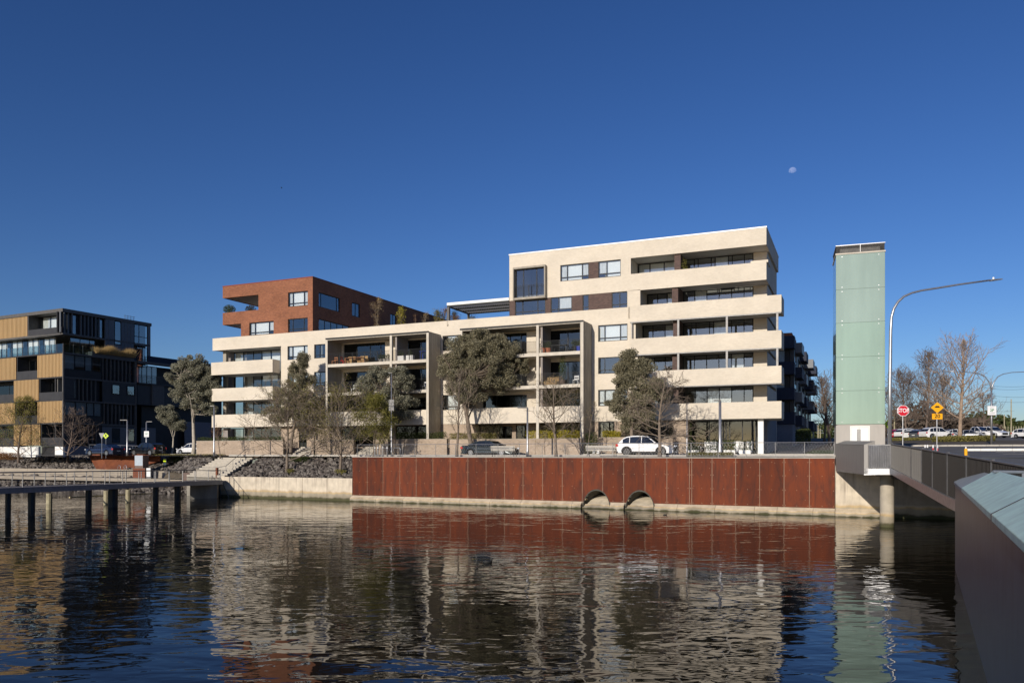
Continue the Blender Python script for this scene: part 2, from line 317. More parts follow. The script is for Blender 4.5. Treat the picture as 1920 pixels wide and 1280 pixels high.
# terrain: one sheet (finer close by) that reaches the horizon
aSG=WL.lx(352,1.2)+.2
def terrain():
    A=[-1500,-700,-350,-200,-140]+[-110+2*i for i in range(0,int(160/2))]+[52,60,75,100,150,300,700,1500,3000]
    A=sorted(A+[aSG-.02,aSG])
    B=[0]+[1+1*i for i in range(0,60)]+[62,66,70,76,84,95,110,130,160,220,400,900,2000,5000]
    vs=[];g=MB()
    def base(a): 
        if a>=aM: return .45
        if a>=aSG: return 5.4
        return 12.0
    for b in B:
        for a in A:
            bb=base(a)+b; p=WL.W(a,bb); vs.append((p.x,p.y,gz(p)))
    n=len(A)
    g.add(vs,[(j*n+i,j*n+i+1,(j+1)*n+i+1,(j+1)*n+i) for j in range(len(B)-1) for i in range(n-1)])
    g.build('ground',M['soil'],kind='structure',smooth=True)
terrain()
grid_sheet('footpath',aM,aR+16,.46,4.45,.010,M['paving'])
grid_sheet('footpath',aM-26,aM,5.6,6.9,.010,M['paving'])
grid_sheet('road',aM-60,aR+5,6.9 if False else 4.7,9.1,.014,M['asphalt'])
grid_sheet('footpath',aM-4,aR+3,9.3,14.5,.016,M['paving'])
# wide junction on the right
grid_sheet('road_junction',aR+5.02,aR+70,.5,42,.014,M['asphalt'],st=1.5)
grid_sheet('car_park',aR-4,aR+85,66,88,.016,M['asphalt'],st=2)
grid_sheet('lawn',aR-3.2,aR+4.9,9.3,24,.03,M['grass'])
grid_sheet('side_street',aR-9.5,aR-3.5,14.6,80,.02,M['asphalt'],st=1.5)
# kerbs
def kerb(a0,a1,b,w=.15,h=.13,fr=WL,m='concl',name='kerb'):
    n=max(1,int((a1-a0)/1.2)); g=MB()
    for i in range(n):
        p=fr.W(a0+(a1-a0)*i/n+.01,b); q=fr.W(a0+(a1-a0)*(i+1)/n-.01,b)
        p.z=gz(p)+h/2; q.z=gz(q)+h/2; g.bar(p,q,w,h+.06)
    return g.build(name,M[m],kind='structure')
kerb(aM-20,aR+4,4.6); kerb(aM-40,aR+2,9.2)
kerb(aR+10,aR+60,22,w=.9,h=.18,m='line',name='painted_kerb')
kerb(aR+6,aR+70,37,w=.5,h=.15)
for i,b in enumerate((13.5,18.0)):
    g=MB(); n=0
    for k in range(60):
        a=aR+12+k*.9
        p=WL.W(a,b); q=WL.W(a+.9,b)
        p.z=gz(p)+.02; q.z=gz(q)+.02
        if (i==1 or (k//3)%2==0): g.bar(p,q,.14,.004)
    g.build('lane_marking',M['line'],kind='structure')
# ---------------------------------------------------------------- rock banks
rng=random.Random(7)
def rock_mesh(seed,n=0):
    r=random.Random(seed); t=(1+5**.5)/2
    vs=[Vector(v).normalized() for v in ((-1,t,0),(1,t,0),(-1,-t,0),(1,-t,0),(0,-1,t),(0,1,t),(0,-1,-t),(0,1,-t),(t,0,-1),(t,0,1),(-t,0,-1),(-t,0,1))]
    fs=[(0,11,5),(0,5,1),(0,1,7),(0,7,10),(0,10,11),(1,5,9),(5,11,4),(11,10,2),(10,7,6),(7,1,8),(3,9,4),(3,4,2),(3,2,6),(3,6,8),(3,8,9),(4,9,5),(2,4,11),(6,2,10),(8,6,7),(9,8,1)]
    return [v*r.uniform(.62,1.15) for v in vs],fs
ROCKS=[rock_mesh(i) for i in range(9)]
rock_me=[]
for i,(vs,fs) in enumerate(ROCKS):
    for mk in ('rock','rockl'):
        me=bpy.data.meshes.new('stone'); me.from_pydata(vs,[],fs); me.materials.append(M[mk]); rock_me.append(me)
def bank(name,a0,a1,b0,b1,z0,z1,n,nbig,s0,s1,light=.5,skip=None):
    root=MB(); P=[WL.W(a0,b0-.4,z0-.7),WL.W(a1,b0-.4,z0-.7),WL.W(a1,b0,z0-.2),WL.W(a0,b0,z0-.2),WL.W(a1,b1,z1-.1),WL.W(a0,b1,z1-.1),WL.W(a1,b1+1.2,z1-.02),WL.W(a0,b1+1.2,z1-.02)]
    root.add(P,[(0,1,2,3),(3,2,4,5),(5,4,6,7)]); ro=root.build(name,M['soil'],kind='structure')
    lst=[]
    for i in range(n):
        a=rng.uniform(a0,a1); t=rng.random(); 
        if skip and skip(a,t): continue
        b=b0+(b1-b0)*t; s=rng.uniform(s0,s1)*(1.0 if rng.random()<.8 else 1.35)
        lst.append((s,a,b,z0+(z1-z0)*t+rng.uniform(-.05,.12)))
    lst.sort(reverse=True)
    g=MB()
    for k,(s,a,b,z) in enumerate(lst):
        rot=Matrix.Rotation(rng.uniform(0,6.28),3,'Z')@Matrix.Rotation(rng.uniform(0,6.28),3,'X')
        p=WL.W(a,b,z); sc3=(s*rng.uniform(.8,1.2),s*rng.uniform(.7,1),s*rng.uniform(.55,.85))
        if k<nbig:
            o=link('stone',rng.choice(rock_me),ro); o.location=p; o.rotation_euler=rot.to_euler(); o.scale=sc3
        else:
            vs,fs=ROCKS[k%9]; g.cm=0 if rng.random()>light else 1
            g.add([p+rot@Vector((v.x*sc3[0],v.y*sc3[1],v.z*sc3[2])) for v in vs],fs)
    g.build('loose_stones',[M['rock'],M['rockl']],ro,kind='stuff')
    return ro
aS0=WL.lx(352,1.2); aS1=WL.lx(422,0.6)
bank('rock_bank',aS1+.9,aM-.05,.5,5.2,2.0,3.95,1500,170,.17,.30,.35,skip=lambda a,t:a<WL.lx(424+52*t,.5+4.7*t))
bank('rock_bank',WL.lx(-60,6),WL.lx(352,5.2),5.6,11.6,2.5,4.1,2300,120,.20,.36,.7)
bank('rock_bank',WL.lx(352,5.2)-.2,WL.lx(402,5.2)-.1,2.4,5.8,2.45,4.1,420,60,.20,.34,.7,skip=lambda a,t:a>WL.lx(372+40*t,2.4+3.4*t))
bank('shore_rocks',WL.lx(-60,3),aL-1,1.8,4.6,-.35,1.5,1100,60,.22,.42,.6)
# ---------------------------------------------------------------- quay: low concrete wall, rust-steel wall, ledge
WT=4.21; PB=.56
q=WL.empty('concrete_quay_wall',label='low pale concrete quay wall with dark drip streaks left of the rust red steel wall',cat='wall')
n=6; jx=[aL,WL.lx(438),WL.lx(480),WL.lx(523),WL.lx(567),WL.lx(613),aM]
for i in range(6):
    MB().box(jx[i]+.015,jx[i+1]-.015,0,.4,-.6,2.11+(i*.006)).build('panel',M['quay'],q)
MB().box(aL+.02,aM-.02,.05,.38,-.6,2.0).build('core',M['abut'],q)
g=MB(); g.bar((aL+.05,-.03,2.1),(aL+1.35,-.03,-.1),.1,.05); g.bar((aL-.1,-.03,2.0),(aL+.2,-.03,-.1),.05,.04); g.build('slanted_strip',M['steeld'],q)  # slanting grey strips across the left end of the wall
r=WL.empty('rusted_steel_wall',label='long wall of rust red weathering steel panels on a pale ledge along the water',cat='wall')
joints=[661]+[650+x/5.486 for x in (213,375,548,716,888,1065,1248,1435,1625,1815)]+[980+x/5.486 for x in (206,408,614,824,1040,1259,1484,1716)]+[1300+x/4.92 for x in (-14,173,391,612,837,1071)]+[1565.8]
joints=sorted(joints); A=[WL.lx(x) for x in joints]
def rust_mat(i):
    rr=random.Random(100+i); k=rr.uniform(.48,.72); m,nt,b=nodes('rusted_steel'); N=nt.nodes; L=nt.links; b.inputs['Roughness'].default_value=.8; b.inputs['Specular IOR Level'].default_value=.2
    tc=N.new('ShaderNodeTexCoord'); mp=N.new('ShaderNodeMapping'); mp.inputs['Scale'].default_value=(1.7,1,.45); mp.inputs['Location'].default_value=(i*3.7,0,i*1.3); L.new(tc.outputs['Object'],mp.inputs[0])
    n=N.new('ShaderNodeTexNoise'); n.inputs['Scale'].default_value=1; n.inputs['Detail'].default_value=8; n.inputs['Roughness'].default_value=.65; n.inputs['Distortion'].default_value=.6; L.new(mp.outputs[0],n.inputs[0])
    cr=N.new('ShaderNodeValToRGB'); e=cr.color_ramp; e.elements[0].position=.30; e.elements[0].color=(.10*k,.040*k,.028*k,1); e.elements[1].position=.72; e.elements[1].color=(.28*k,.064*k,.022*k,1)
    el=e.elements.new(.5); el.color=(.20*k,.052*k,.025*k,1); L.new(n.outputs[0],cr.inputs[0])
    v=N.new('ShaderNodeTexVoronoi'); v.inputs['Scale'].default_value=2.0; mpv=N.new('ShaderNodeMapping'); mpv.inputs['Location'].default_value=(i*5.1,0,i*2.2); L.new(tc.outputs['Object'],mpv.inputs[0]); L.new(mpv.outputs[0],v.inputs[0])
    lt=N.new('ShaderNodeMath'); lt.operation='LESS_THAN'; lt.inputs[1].default_value=.05; L.new(v.outputs['Distance'],lt.inputs[0])
    mx=N.new('ShaderNodeMix'); mx.data_type='RGBA'; L.new(lt.outputs[0],mx.inputs[0]); L.new(cr.outputs[0],mx.inputs[6]); mx.inputs[7].default_value=(.30,.17,.10,1); L.new(mx.outputs[2],b.inputs['Base Color']); return m
RM=[rust_mat(i) for i in range(7)]
cul=[(WL.lx(1118.5),WL.lx(1143)-WL.lx(1095)),(WL.lx(1200),WL.lx(1226)-WL.lx(1175.5))]
def rust_panel(a0,a1,i):
    # panel cut by the culvert arches
    pts=[(a1,WT-.02),(a0,WT-.02)]
    n=24; bot=[]
    for k in range(n+1):
        a=a0+(a1-a0)*k/n; z=PB
        for c,wd in cul:
            h=wd/2+.03; 
            if abs(a-c)<h: z=max(z,.18+math.sqrt(max(0,h*h-(a-c)**2))*1.25)
        bot.append((a,z))
    pts+=bot; g=MB(); m=len(pts)
    g.add([(x,-.03,z) for x,z in pts]+[(x,0,z) for x,z in pts],[list(range(m))[::-1] ,list(range(m,2*m))]+[(k,(k+1)%m,(k+1)%m+m,k+m) for k in range(m)])
    return g.build('panel',RM[i%7],r)
M['seam']=mat('seam_steel',(.24,.15,.095),.6,.35,2,streak=(1,1,.6))
bolts=MB()
for i in range(len(A)-1):
    rust_panel(A[i]+.022,A[i+1]-.022,(i*5+2)%7)
    if i: 
        z0=PB
        for c,wd in cul:
            h=wd/2+.03
            if abs(A[i]-c)<h: z0=max(z0,.18+math.sqrt(h*h-(A[i]-c)**2)*1.25)
        MB().box(A[i]-.022,A[i]+.022,-.02,.0,z0,WT-.05).build('seam_strip',M['seam'],r)
    for zz in (WT-.35,WT-1.35,WT-2.4,PB+.12):
        for aa in (A[i]+.1,(A[i]+A[i+1])/2,A[i+1]-.1):
            if all(abs(aa-c)>wd/2+.3 for c,wd in cul) or zz>2.4:
                bolts.box(aa-.016,aa+.016,-.05,-.03,zz-.016,zz+.016)
bolts.build('bolts',mat('bolt_heads',(.5,.33,.2),.5),r,kind='stuff')
# backing wall with real culvert openings
g=MB()
edges=[aM+.05]+[x for c,wd in cul for x in (c-wd/2,c+wd/2)]+[aR-.02]
for i in range(0,len(edges)-1,2): g.box(edges[i],edges[i+1],.002,.45,-.8,WT-.06)
for c,wd in cul:
    n=14; h=wd/2
    for k in range(n):
        x0=-h+wd*k/n; x1=x0+wd/n; zt=.18+math.sqrt(max(0,h*h-((x0+x1)/2)**2))*1.22
        g.box(c+x0,c+x1,.002,.45,zt,WT-.06)
g.build('backing_wall',M['abut'],r)
for c,wd in cul:
    pr=MB(); n=16; h=wd/2; pts=[(-h,-.8)]+[(-h*math.cos(math.pi*k/n),.18+h*math.sin(math.pi*k/n)*1.22) for k in range(n+1)]+[(h,-.8)]
    m=len(pts); pr.add([(c+x,.3,z) for x,z in pts]+[(c+x+1.2,5,z) for x,z in pts],[(k,k+1,k+1+m,k+m) for k in range(m-1)]+[tuple(range(m,2*m))])
    pr.build('culvert_pipe',M['pipein'],r,smooth=False)
    MB().add([(c-h-.1,-.5,-.3),(c+h+.25,-.5,-.3),(c+h+.6,1.9,1.02),(c-h+.6,1.9,1.02),(c-h+.35,1.2,.78),(c+h+.35,1.2,.78),(c-h+.1,.4,.3),(c+h+.1,.4,.3)],[(0,1,7,6),(6,7,5,4),(4,5,2,3)]).build('pipe_floor',M['ledge2'],r)
    lip=MB(); 
    hh=h+.02
    for k in range(n):
        t0=math.pi*k/n; t1=math.pi*(k+1)/n
        p=lambda t,rr,y:(c-rr*math.cos(t),y,.14+rr*math.sin(t)*1.20)
        lip.add([p(t0,hh,-.06),p(t1,hh,-.06),p(t1,hh+.02,-.06),p(t0,hh+.02,-.06),p(t0,hh,.3),p(t1,hh,.3),p(t1,hh+.09,.0),p(t0,hh+.09,.0)],[(0,1,2,3),(1,0,4,5),(3,2,6,7)])
    lip.build('culvert_rim',M['pipein'],r)
    MB().add([(c-h-.3,-.65,-.3),(c+h+.5,-.65,-.3),(c+h+.2,.3,.34),(c-h,.3,.34),(c-h-.3,-.65,-.6),(c+h+.5,-.65,-.6)],[(0,1,2,3),(4,5,1,0)]).build('culvert_apron',M['ledge'],r)
# ledge pieces with joints
lj=[WL.lx(x) for x in (660.6,709,759.6,811,865.5,922,979,1035,1075,1092)]; g=None
def ledge(a0,a1): MB().add([(a0,-.42,-.6),(a1,-.42,-.6),(a1,-.42,.30),(a0,-.42,.30),(a0,-.04,PB-.02),(a1,-.04,PB-.02),(a0,0,-.6),(a1,0,-.6)],[(0,1,2,3),(3,2,5,4),(0,3,4,6),(1,7,5,2)]).build('ledge_block',M['ledge'],r)
for i in range(len(lj)-1): ledge(lj[i]+.012,lj[i+1]-.012)
ledge(WL.lx(1146),WL.lx(1172))
lj=[WL.lx(x) for x in (1229,1271.5,1342,1415.5,1458,1525,1566)]
for i in range(len(lj)-1): ledge(lj[i]+.012,lj[i+1]-.012)
MB().box(aM,aR,-.06,.44,WT-.055,WT).build('coping',M['concl'],r)
# abutment wall right of the steel wall
ab=WL.empty('abutment_wall',label='bare concrete abutment wall under the bridge end right of the rust red wall',cat='wall')
aE=WL.lx(1800)
g=MB(); g.box(aR+.02,aR+3.4,0,.5,-.8,3.6); g.build('pale_wall_panel',M['quay'],ab)
g=MB(); g.box(aR+3.43,aE+14,.12,.6,-.8,4.1); g.build('grey_wall_panel',M['abut'],ab)
g=MB(); g.add([(aR+.02,-.42,-.6),(aR+3.0,-.42,-.6),(aR+3.0,-.42,.30),(aR+.02,-.42,.30),(aR+.02,-.0,PB),(aR+3.3,-.0,PB),(aR+3.3,0,-.6)],[(0,1,2,3),(3,2,5,4),(1,6,5,2)]); g.build('ledge_block',M['ledge'],ab)
# ---------------------------------------------------------------- waterside fence
f=WL.empty('waterside_fence',z=0,label='galvanised handrail fence with diamond wire mesh on top of the rust red wall',cat='fence')
g=MB(); RT=WT+1.12
g.tube([(WL.lx(668),.18,RT),(aR-.05,.18,RT)],.024,6); g.build('top_rail',M['steel'],f)
g=MB(); g.tube([(WL.lx(668),.18,WT+.12),(aR-.05,.18,WT+.12)],.022,6); g.build('bottom_rail',M['steel'],f)
k=0
for px in [668,690.6,713,733,753,776,815,852,891,932,972,1015,1058,1100,1147.5,1197,1244,1295,1346,1398,1453.5,1508,1564]:
    a=WL.lx(px); MB().box(a-.016,a+.016,.16,.20,WT,RT-.02).build('fence_post',M['steeld'],f)
g=MB(); a=WL.lx(668); n=int((aR-a)/.22)
for i in range(n):
    for sg in (0,1):
        x0=a+i*.22; x1=min(aR-.06,x0+.95*.62)
        g.add([(x0,.178,WT+.14+(sg*.94)),(x0+.0035,.178,WT+.14+(sg*.94)),(x1+.0035,.178,WT+.14+((1-sg)*.94)),(x1,.178,WT+.14+((1-sg)*.94))],[(0,1,2,3)])
g.build('wire_mesh',M['steel'],f,kind='stuff')
# ---------------------------------------------------------------- stone steps and handrail
st=WL.empty('concrete_steps',label='wide pale concrete steps climbing from the jetty to the footpath',cat='steps')
ns=11; b0,b1=.3,5.2
for i in range(ns):
    y0=b0+(b1-b0)*i/ns; z1=2.05+(4.05-2.05)*(i+1)/ns
    off=.36*(b1-b0)*i/ns*0
    bb=y0; x0=WL.lx(350+58*i/(ns-1),bb); x1=WL.lx(421+52*i/(ns-1),bb)
    MB().box(x0,x1,y0,y0+(b1-b0)/ns*1.15,z1-.24,z1).build('step',M['step'],st,bevel=.012)
MB().add([(WL.lx(350,b0),b0,1.9),(WL.lx(421,b0),b0,1.9),(WL.lx(473,b1),b1,3.7),(WL.lx(408,b1),b1,3.7),(WL.lx(350,b0),b0,0),(WL.lx(421,b0),b0,0),(WL.lx(473,b1),b1,0),(WL.lx(408,b1),b1,0)],[(0,1,2,3),(0,4,5,1),(1,5,6,2),(3,7,4,0)]).build('step_base',M['stepdark'],st)
h=WL.empty('handrail',label='bent dark bronze tube handrail climbing beside the concrete steps',cat='handrail')
g=MB(); xa=WL.lx(409,.6); xb=WL.lx(471,5.2)
g.tube([(xa-3.5,.2,3.0),(xa,.6,3.02),(xa+.5,1.2,3.2),(xb-.4,4.8,4.95),(xb,5.3,5.05),(xb+.1,5.6,4.95),(xb+.12,5.6,4.1)],.03,6,); g.build('rail',M['steeld'],h)
for t in (.0,.35,.75): 
    x=xa+.5+(xb-xa-1)*t; y=1.2+3.6*t; z=3.2+1.75*t; MB().tube([(x,y,z),(x,y,z-1.0)],.022,6).build('rail_post',M['steeld'],h)
MB().box(xa-.06,xa+.16,.3,.5,1.95,3.0).build('end_post',M['rust_planter'],h)
# ---------------------------------------------------------------- jetty on the left
J0=PW(15,55.0,0); J1=PW(405,79.5,0); jd=(J1-J0).normalized(); jn=Vector((-jd.y,jd.x,0))
jt=empty('jetty',(J0.x,J0.y,0),math.atan2(jd.y,jd.x),label='long timber and steel boardwalk jetty on dark piles crossing the water at left',cat='jetty')
JL=(J1-J0).length; DZ=2.09; JW=3.0; jt.rotation_euler=(0,.345/JL,math.atan2(jd.y,jd.x))
g=MB(); nb=int((JL+22)/.15)
for i in range(nb): x=-20+i*.15; g.box(x,x+.14,.06,JW-.06,DZ-.05+((i*37)%5)*.0015,DZ)
g.build('deck_boards',M['deck'],jt,kind='stuff')
for yy,nm in ((0,'edge_beam'),(JW-.12,'edge_beam')): MB().box(-20,JL+1.2,yy,yy+.12,DZ-.38,DZ+.03).build(nm,M['deckbeam'],jt)
MB().box(-20,JL+1.2,.13,JW-.14,DZ-.34,DZ-.06).build('under_deck_joists',M['pile'],jt)
for yy in (.05,JW-.05):
    n=int((JL+20)/2.05)
    for i in range(n+1):
        x=JL+.8-i*2.05
        MB().box(x-.02,x+.02,yy-.03,yy+.03,DZ-.33,DZ+1.06).build('railing_post',M['steeld'],jt)
    MB().tube([(-20,yy,DZ+1.08),(JL+.8,yy,DZ+1.08)],.03,6).build('handrail',M['steeld'],jt)
    g=MB(); 
    for zz in (.25,.47,.69,.9): g.tube([(-20,yy,DZ+zz),(JL+.8,yy,DZ+zz)],.006,3)
    g.build('cable_rails',M['steel'],jt,kind='stuff')
def along(px,off=0):     # distance along the jetty edge where column px cuts it
    m=(px-CX)/F; return (m*(J0.y+jn.y*off)-(J0.x+jn.x*off))/(jd.x-m*jd.y)
for px,off,wd in ((15,.3,.38),(59,.3,.5),(166,.3,.48),(212,.5,.75),(292,.4,.5),(333,.4,.6)):
    x=along(px,off); MB().lathe([(wd*.46,-.8),(wd*.5,DZ-.34)],12,(x,off,0)).build('pile',M['pile'],jt)
for px in (92,199,240): 
    x=along(px,JW+1); MB().lathe([(.22,-.8),(.22,1.4)],10,(x,JW+1,0)).build('pile',M['pilel'],jt)
def jl(px,Y): q_=PW(px,Y)-J0; return (q_.dot(jd),q_.dot(jn))
LP=[jl(356,78.4),jl(407,79.7),jl(411,82.0),jl(360,85)]
MB().prism([jl(362,78.2),jl(407,79.9),jl(411,82.1),jl(362,86)],DZ-.06,DZ+.02).build('landing_deck',M['deck'],jt)
MB().prism(LP,-.8,DZ-.065).build('concrete_footing',mat('wet_concrete',(.17,.16,.14),.7,.4,1,bump=.3,streak=(1,1,.3)),jt)
g=MB(); g.tube([(along(130,JW+1.6),JW+1.6,.95),(along(212,JW+1.6),JW+1.6,.95),(along(285,JW+1.6),JW+1.6,.9)],.07,6); g.build('water_pipe',mat('yellowed_pipe',(.5,.42,.22),.6),jt)
# back landing: timber retaining edge below the left rock bank
lw=WL.empty('timber_retaining_wall',label='low weathered timber retaining wall along the left shore behind the jetty',cat='wall')
aW0=WL.lx(-70,5); aW1=WL.lx(350,4.8)
n=9
for i in range(n):
    x0=aW0+(aW1-aW0)*i/n; x1=aW0+(aW1-aW0)*(i+1)/n
    for zr in range(3):
        MB().box(x0+.015,x1-.015,4.7+.03*zr,5.4,1.55+zr*.34,1.55+zr*.34+.32).build('timber_plank',M['timber'],lw)
MB().box(aW0,aW1,4.78,5.5,1.3,2.52).build('wall_core',M['stepdark'],lw)
MB().box(aW0,aW1+2.6,2.6,4.68,1.25,1.62).build('landing_slab',M['timber'],lw)
# ---------------------------------------------------------------- building helpers
def wall_grid(parent,name,m,a0,a1,z0,z1,holes,y=0.0,t=.3):
    xs=sorted(set([a0,a1]+[h[i] for h in holes for i in (0,1) if a0<h[i]<a1])); zs=sorted(set([z0,z1]+[h[i] for h in holes for i in (2,3) if z0<h[i]<z1]))
    def solid(i,j):
        if i<0 or j<0 or i>=len(xs)-1 or j>=len(zs)-1: return False
        x=(xs[i]+xs[i+1])/2; z=(zs[j]+zs[j+1])/2
        return not any(h[0]<x<h[1] and h[2]<z<h[3] for h in holes)
    g=MB()
    for i in range(len(xs)-1):
        for j in range(len(zs)-1):
            if not solid(i,j): continue
            x0,x1,c0,c1=xs[i],xs[i+1],zs[j],zs[j+1]
            g.add([(x0,y,c0),(x1,y,c0),(x1,y,c1),(x0,y,c1)],[(0,1,2,3)]); g.add([(x0,y+t,c0),(x1,y+t,c0),(x1,y+t,c1),(x0,y+t,c1)],[(3,2,1,0)])
            if not solid(i-1,j): g.add([(x0,y,c0),(x0,y,c1),(x0,y+t,c1),(x0,y+t,c0)],[(0,1,2,3)])
            if not solid(i+1,j): g.add([(x1,y,c0),(x1,y+t,c0),(x1,y+t,c1),(x1,y,c1)],[(0,1,2,3)])
            if not solid(i,j-1): g.add([(x0,y,c0),(x0,y+t,c0),(x1,y+t,c0),(x1,y,c0)],[(0,1,2,3)])
            if not solid(i,j+1): g.add([(x0,y,c1),(x1,y,c1),(x1,y+t,c1),(x0,y+t,c1)],[(0,1,2,3)])
    return g.build(name,m,parent)
WR=random.Random(11)
def window(parent,a0,a1,z0,z1,y=.13,split=(1,),tr=0,blind=(),glass='pane',fw=.08,curt=(),axis='y',x=0,room=None,name='window'):
    """a framed window of one or more panes; axis 'x' puts it in a side wall facing +x"""
    def B(g,u0,u1,v0,v1,d0,d1):
        if axis=='y': g.box(u0,u1,y+d0,y+d1,v0,v1)
        else: g.box(x-d1,x-d0,u0,u1,v0,v1)
    g=MB(); D=.07
    B(g,a0,a1,z1-fw,z1,0,D); B(g,a0,a1,z0,z0+fw,0,D); B(g,a0,a0+fw,z0+fw,z1-fw,0,D); B(g,a1-fw,a1,z0+fw,z1-fw,0,D)
    tot=sum(split); u=a0+fw; cells=[]; inner=(a1-a0-2*fw)
    for i,sp in enumerate(split):
        u2=u+inner*sp/tot; cells.append((u+(0 if i==0 else fw/2),u2-(0 if i==len(split)-1 else fw/2)))
        if i<len(split)-1: B(g,u2-fw/2,u2+fw/2,z0+fw,z1-fw,0,D)
        u=u2
    zt=z0+fw+(z1-z0)*tr if tr else None
    if zt:
        for c0,c1 in cells: B(g,c0,c1,zt-fw/2,zt+fw/2,0,D)
    w=g.build(name,M['frame'],parent)
    for i,(c0,c1) in enumerate(cells):
        for (v0,v1) in ([(z0+fw,z1-fw)] if not zt else [(z0+fw,zt-fw/2),(zt+fw/2,z1-fw)]):
            g=MB(); B(g,c0,c1,v0,v1,.028,.04); g.build('pane',M[glass],w)
        if i in blind:
            g=MB(); zb=z0+fw; B(g,c0,c1,zb,z1-fw,.16,.17); g.build('blind',M['blind'],w)
        elif i in curt:
            g=MB(); B(g,c0,c1,z0+fw+WR.choice((0,.0,.4)),z1-fw,.16,.17); g.build('curtain',M['curtain'],w)
    return w
def balusters(parent,p0,p1,zb,h=1.15,sp=.115,drop=.22,m='frame',yy=None):
    """upright bar railing along local points p0-p1 (x,y)"""
    p0=Vector((*p0,0)); p1=Vector((*p1,0)); L=(p1-p0).length; d=(p1-p0).normalized(); n=int(L/sp)
    g=MB(); g.bar(p0+Vector((0,0,zb+h)),p1+Vector((0,0,zb+h)),.045,.02); g.bar(p0+Vector((0,0,zb-drop)),p1+Vector((0,0,zb-drop)),.03,.02)
    k=max(1,int(L/1.5))
    for i in range(k+1):
        p=p0+d*(L*i/k); g.bar(p+Vector((0,0,zb-drop)),p+Vector((0,0,zb+h)),.035,.05)
    r=g.build('railing',M[m],parent)
    g=MB()
    for i in range(n):
        p=p0+d*(sp*(i+.5)); g.box(p.x-.011,p.x+.011,p.y-.009,p.y+.009,zb-drop,zb+h-.01)
    g.build('balusters',M[m],r,kind='stuff')
    return r
def leafball(g,c,rx,ry,rz,n,s0,s1,rr,shell=.4,flat=0):
    for _ in range(n):
        v=Vector((rr.gauss(0,1),rr.gauss(0,1),rr.gauss(0,1))).normalized()*(rr.random()**shell)
        p=Vector((c[0]+v.x*rx,c[1]+v.y*ry,c[2]+v.z*rz)); leafq(g,p,rr.uniform(s0,s1),rr)
def leafq(g,p,s,rr,asp=.55):
    u=Vector((rr.gauss(0,1),rr.gauss(0,1),rr.gauss(0,1))).normalized(); v=u.orthogonal().normalized(); v=(Matrix.Rotation(rr.uniform(0,6.28),3,u)@v)
    a=u*s*.5; b=v*s*.5*asp
    g.add([p-a,p+b,p+a,p-b],[(0,1,2,3)])
# ---------------------------------------------------------------- the cream apartment building
lx=BM.lx; BT=[9.16,12.30,15.45,18.60,21.75]; ROOF=24.8; G0=4.0
b_=BM.empty('cream_apartment_building',label='long cream brick apartment building with banded balconies facing the water',cat='building')
aA=lx(398.5); aW=lx(527); aU=lx(955); aC=lx(1183); aE0=0.0
ROW=[(9.12,10.72),(12.27,13.87),(15.42,17.02)]
holes=[]; wins=[]
colA=(lx(539),lx(577)); colB=(lx(589),lx(610)); colD=(lx(829.5),lx(866)); colC=(lx(1121.5),lx(1176.5))
for k,(z0,z1) in enumerate(ROW):
    for ci,(c,sp) in enumerate(((colA,(.2,.6,.2)),(colB,(.45,.55)),(colD,(.2,.6,.2)),(colC,(.2,.56,.24)))):
        holes.append((c[0],c[1],z0,z1)); 
        bl={(2,0):(1,),(2,3):(1,),(1,1):(1,),(2,2):(1,),(0,2):(1,)}.get((k,ci),())
        cu={(2,0):(0,2),(2,3):(0,2),(0,3):(0,1),(1,1):(0,),(1,0):(1,)}.get((k,ci),())
        wins.append((c[0],c[1],z0,z1,sp,.17,bl,cu))
holes.append((colC[0],lx(1152),5.9,7.6)); wins.append((colC[0],lx(1152),5.9,7.6,(.3,.7),0,(),()))
# bay openings behind the projecting frames
b1=(lx(644),lx(724)); b2=(lx(762),lx(822)); b3=(lx(905),lx(988)); b4=(lx(1030),lx(1106))
bays=[]
for zf in (14.35,11.2,8.05):
    for bb in (b1,b2,b3,b4): holes.append((bb[0],bb[1],zf,zf+2.45)); bays.append((bb,zf))
# strip windows of the upper block
us=[(965.2,1022.3,(.24,.52,.24)),(1032.3,1071.8,(.36,.64)),(1092,1103.6,(1,)),(1146.7,1176.3,(.5,.5))]
zs0,zs1=18.52,20.15
holes.append((lx(955)+.002,lx(1176.3),zs0,zs1))
ut=[(1050.5,1103.6,(.22,.56,.22),(1,),(0,2)),(1121.4,1163.9,(.36,.64),(1,),(0,))]
holes.append((lx(1050.5),lx(1163.9),21.66,23.28))
holes.append((lx(962.5),lx(1020.5),20.35,23.25))
# main wall, left part, right part
hl=[h for h in holes if h[2]<18.4]
# door and entry openings on the ground floor
gh=[(lx(560),lx(575),4.2,6.9),(lx(742),lx(800),5.0,7.5),(lx(967),lx(988),4.3,7.4),(lx(935),lx(960),4.6,7.3),(lx(640),lx(700),5.2,7.5)]
wall_grid(b_,'facade_wall',M['cream'],aW,aC,7.62,18.6,hl)
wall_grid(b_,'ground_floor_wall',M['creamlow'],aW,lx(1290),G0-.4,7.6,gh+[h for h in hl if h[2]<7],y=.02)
wall_grid(b_,'upper_facade_wall',M['cream'],aU,lx(1178),18.6,ROOF,[h for h in holes if h[2]>18.4])
for (a0,a1,z0,z1,sp,tr,bl,cu) in wins: window(b_,a0,a1,z0,z1,split=sp,tr=tr,blind=bl,curt=cu)
for px0,px1,sp in us:
    window(b_,lx(px0),lx(px1),zs0+.0,zs1,split=sp,tr=.2 if px0<1140 or 1 else 0,curt=(1,) if px0==1032.3 else (),glass='pane')
for p0,p1 in ((955.1,965.2),(1022.3,1032.3),(1071.8,1092),(1103.6,1146.7)):
    MB().box(lx(p0)+.004,lx(p1)-.002,.05,.34,zs0+.003,zs1-.003).build('brown_brick_pier',M['brown'],b_)
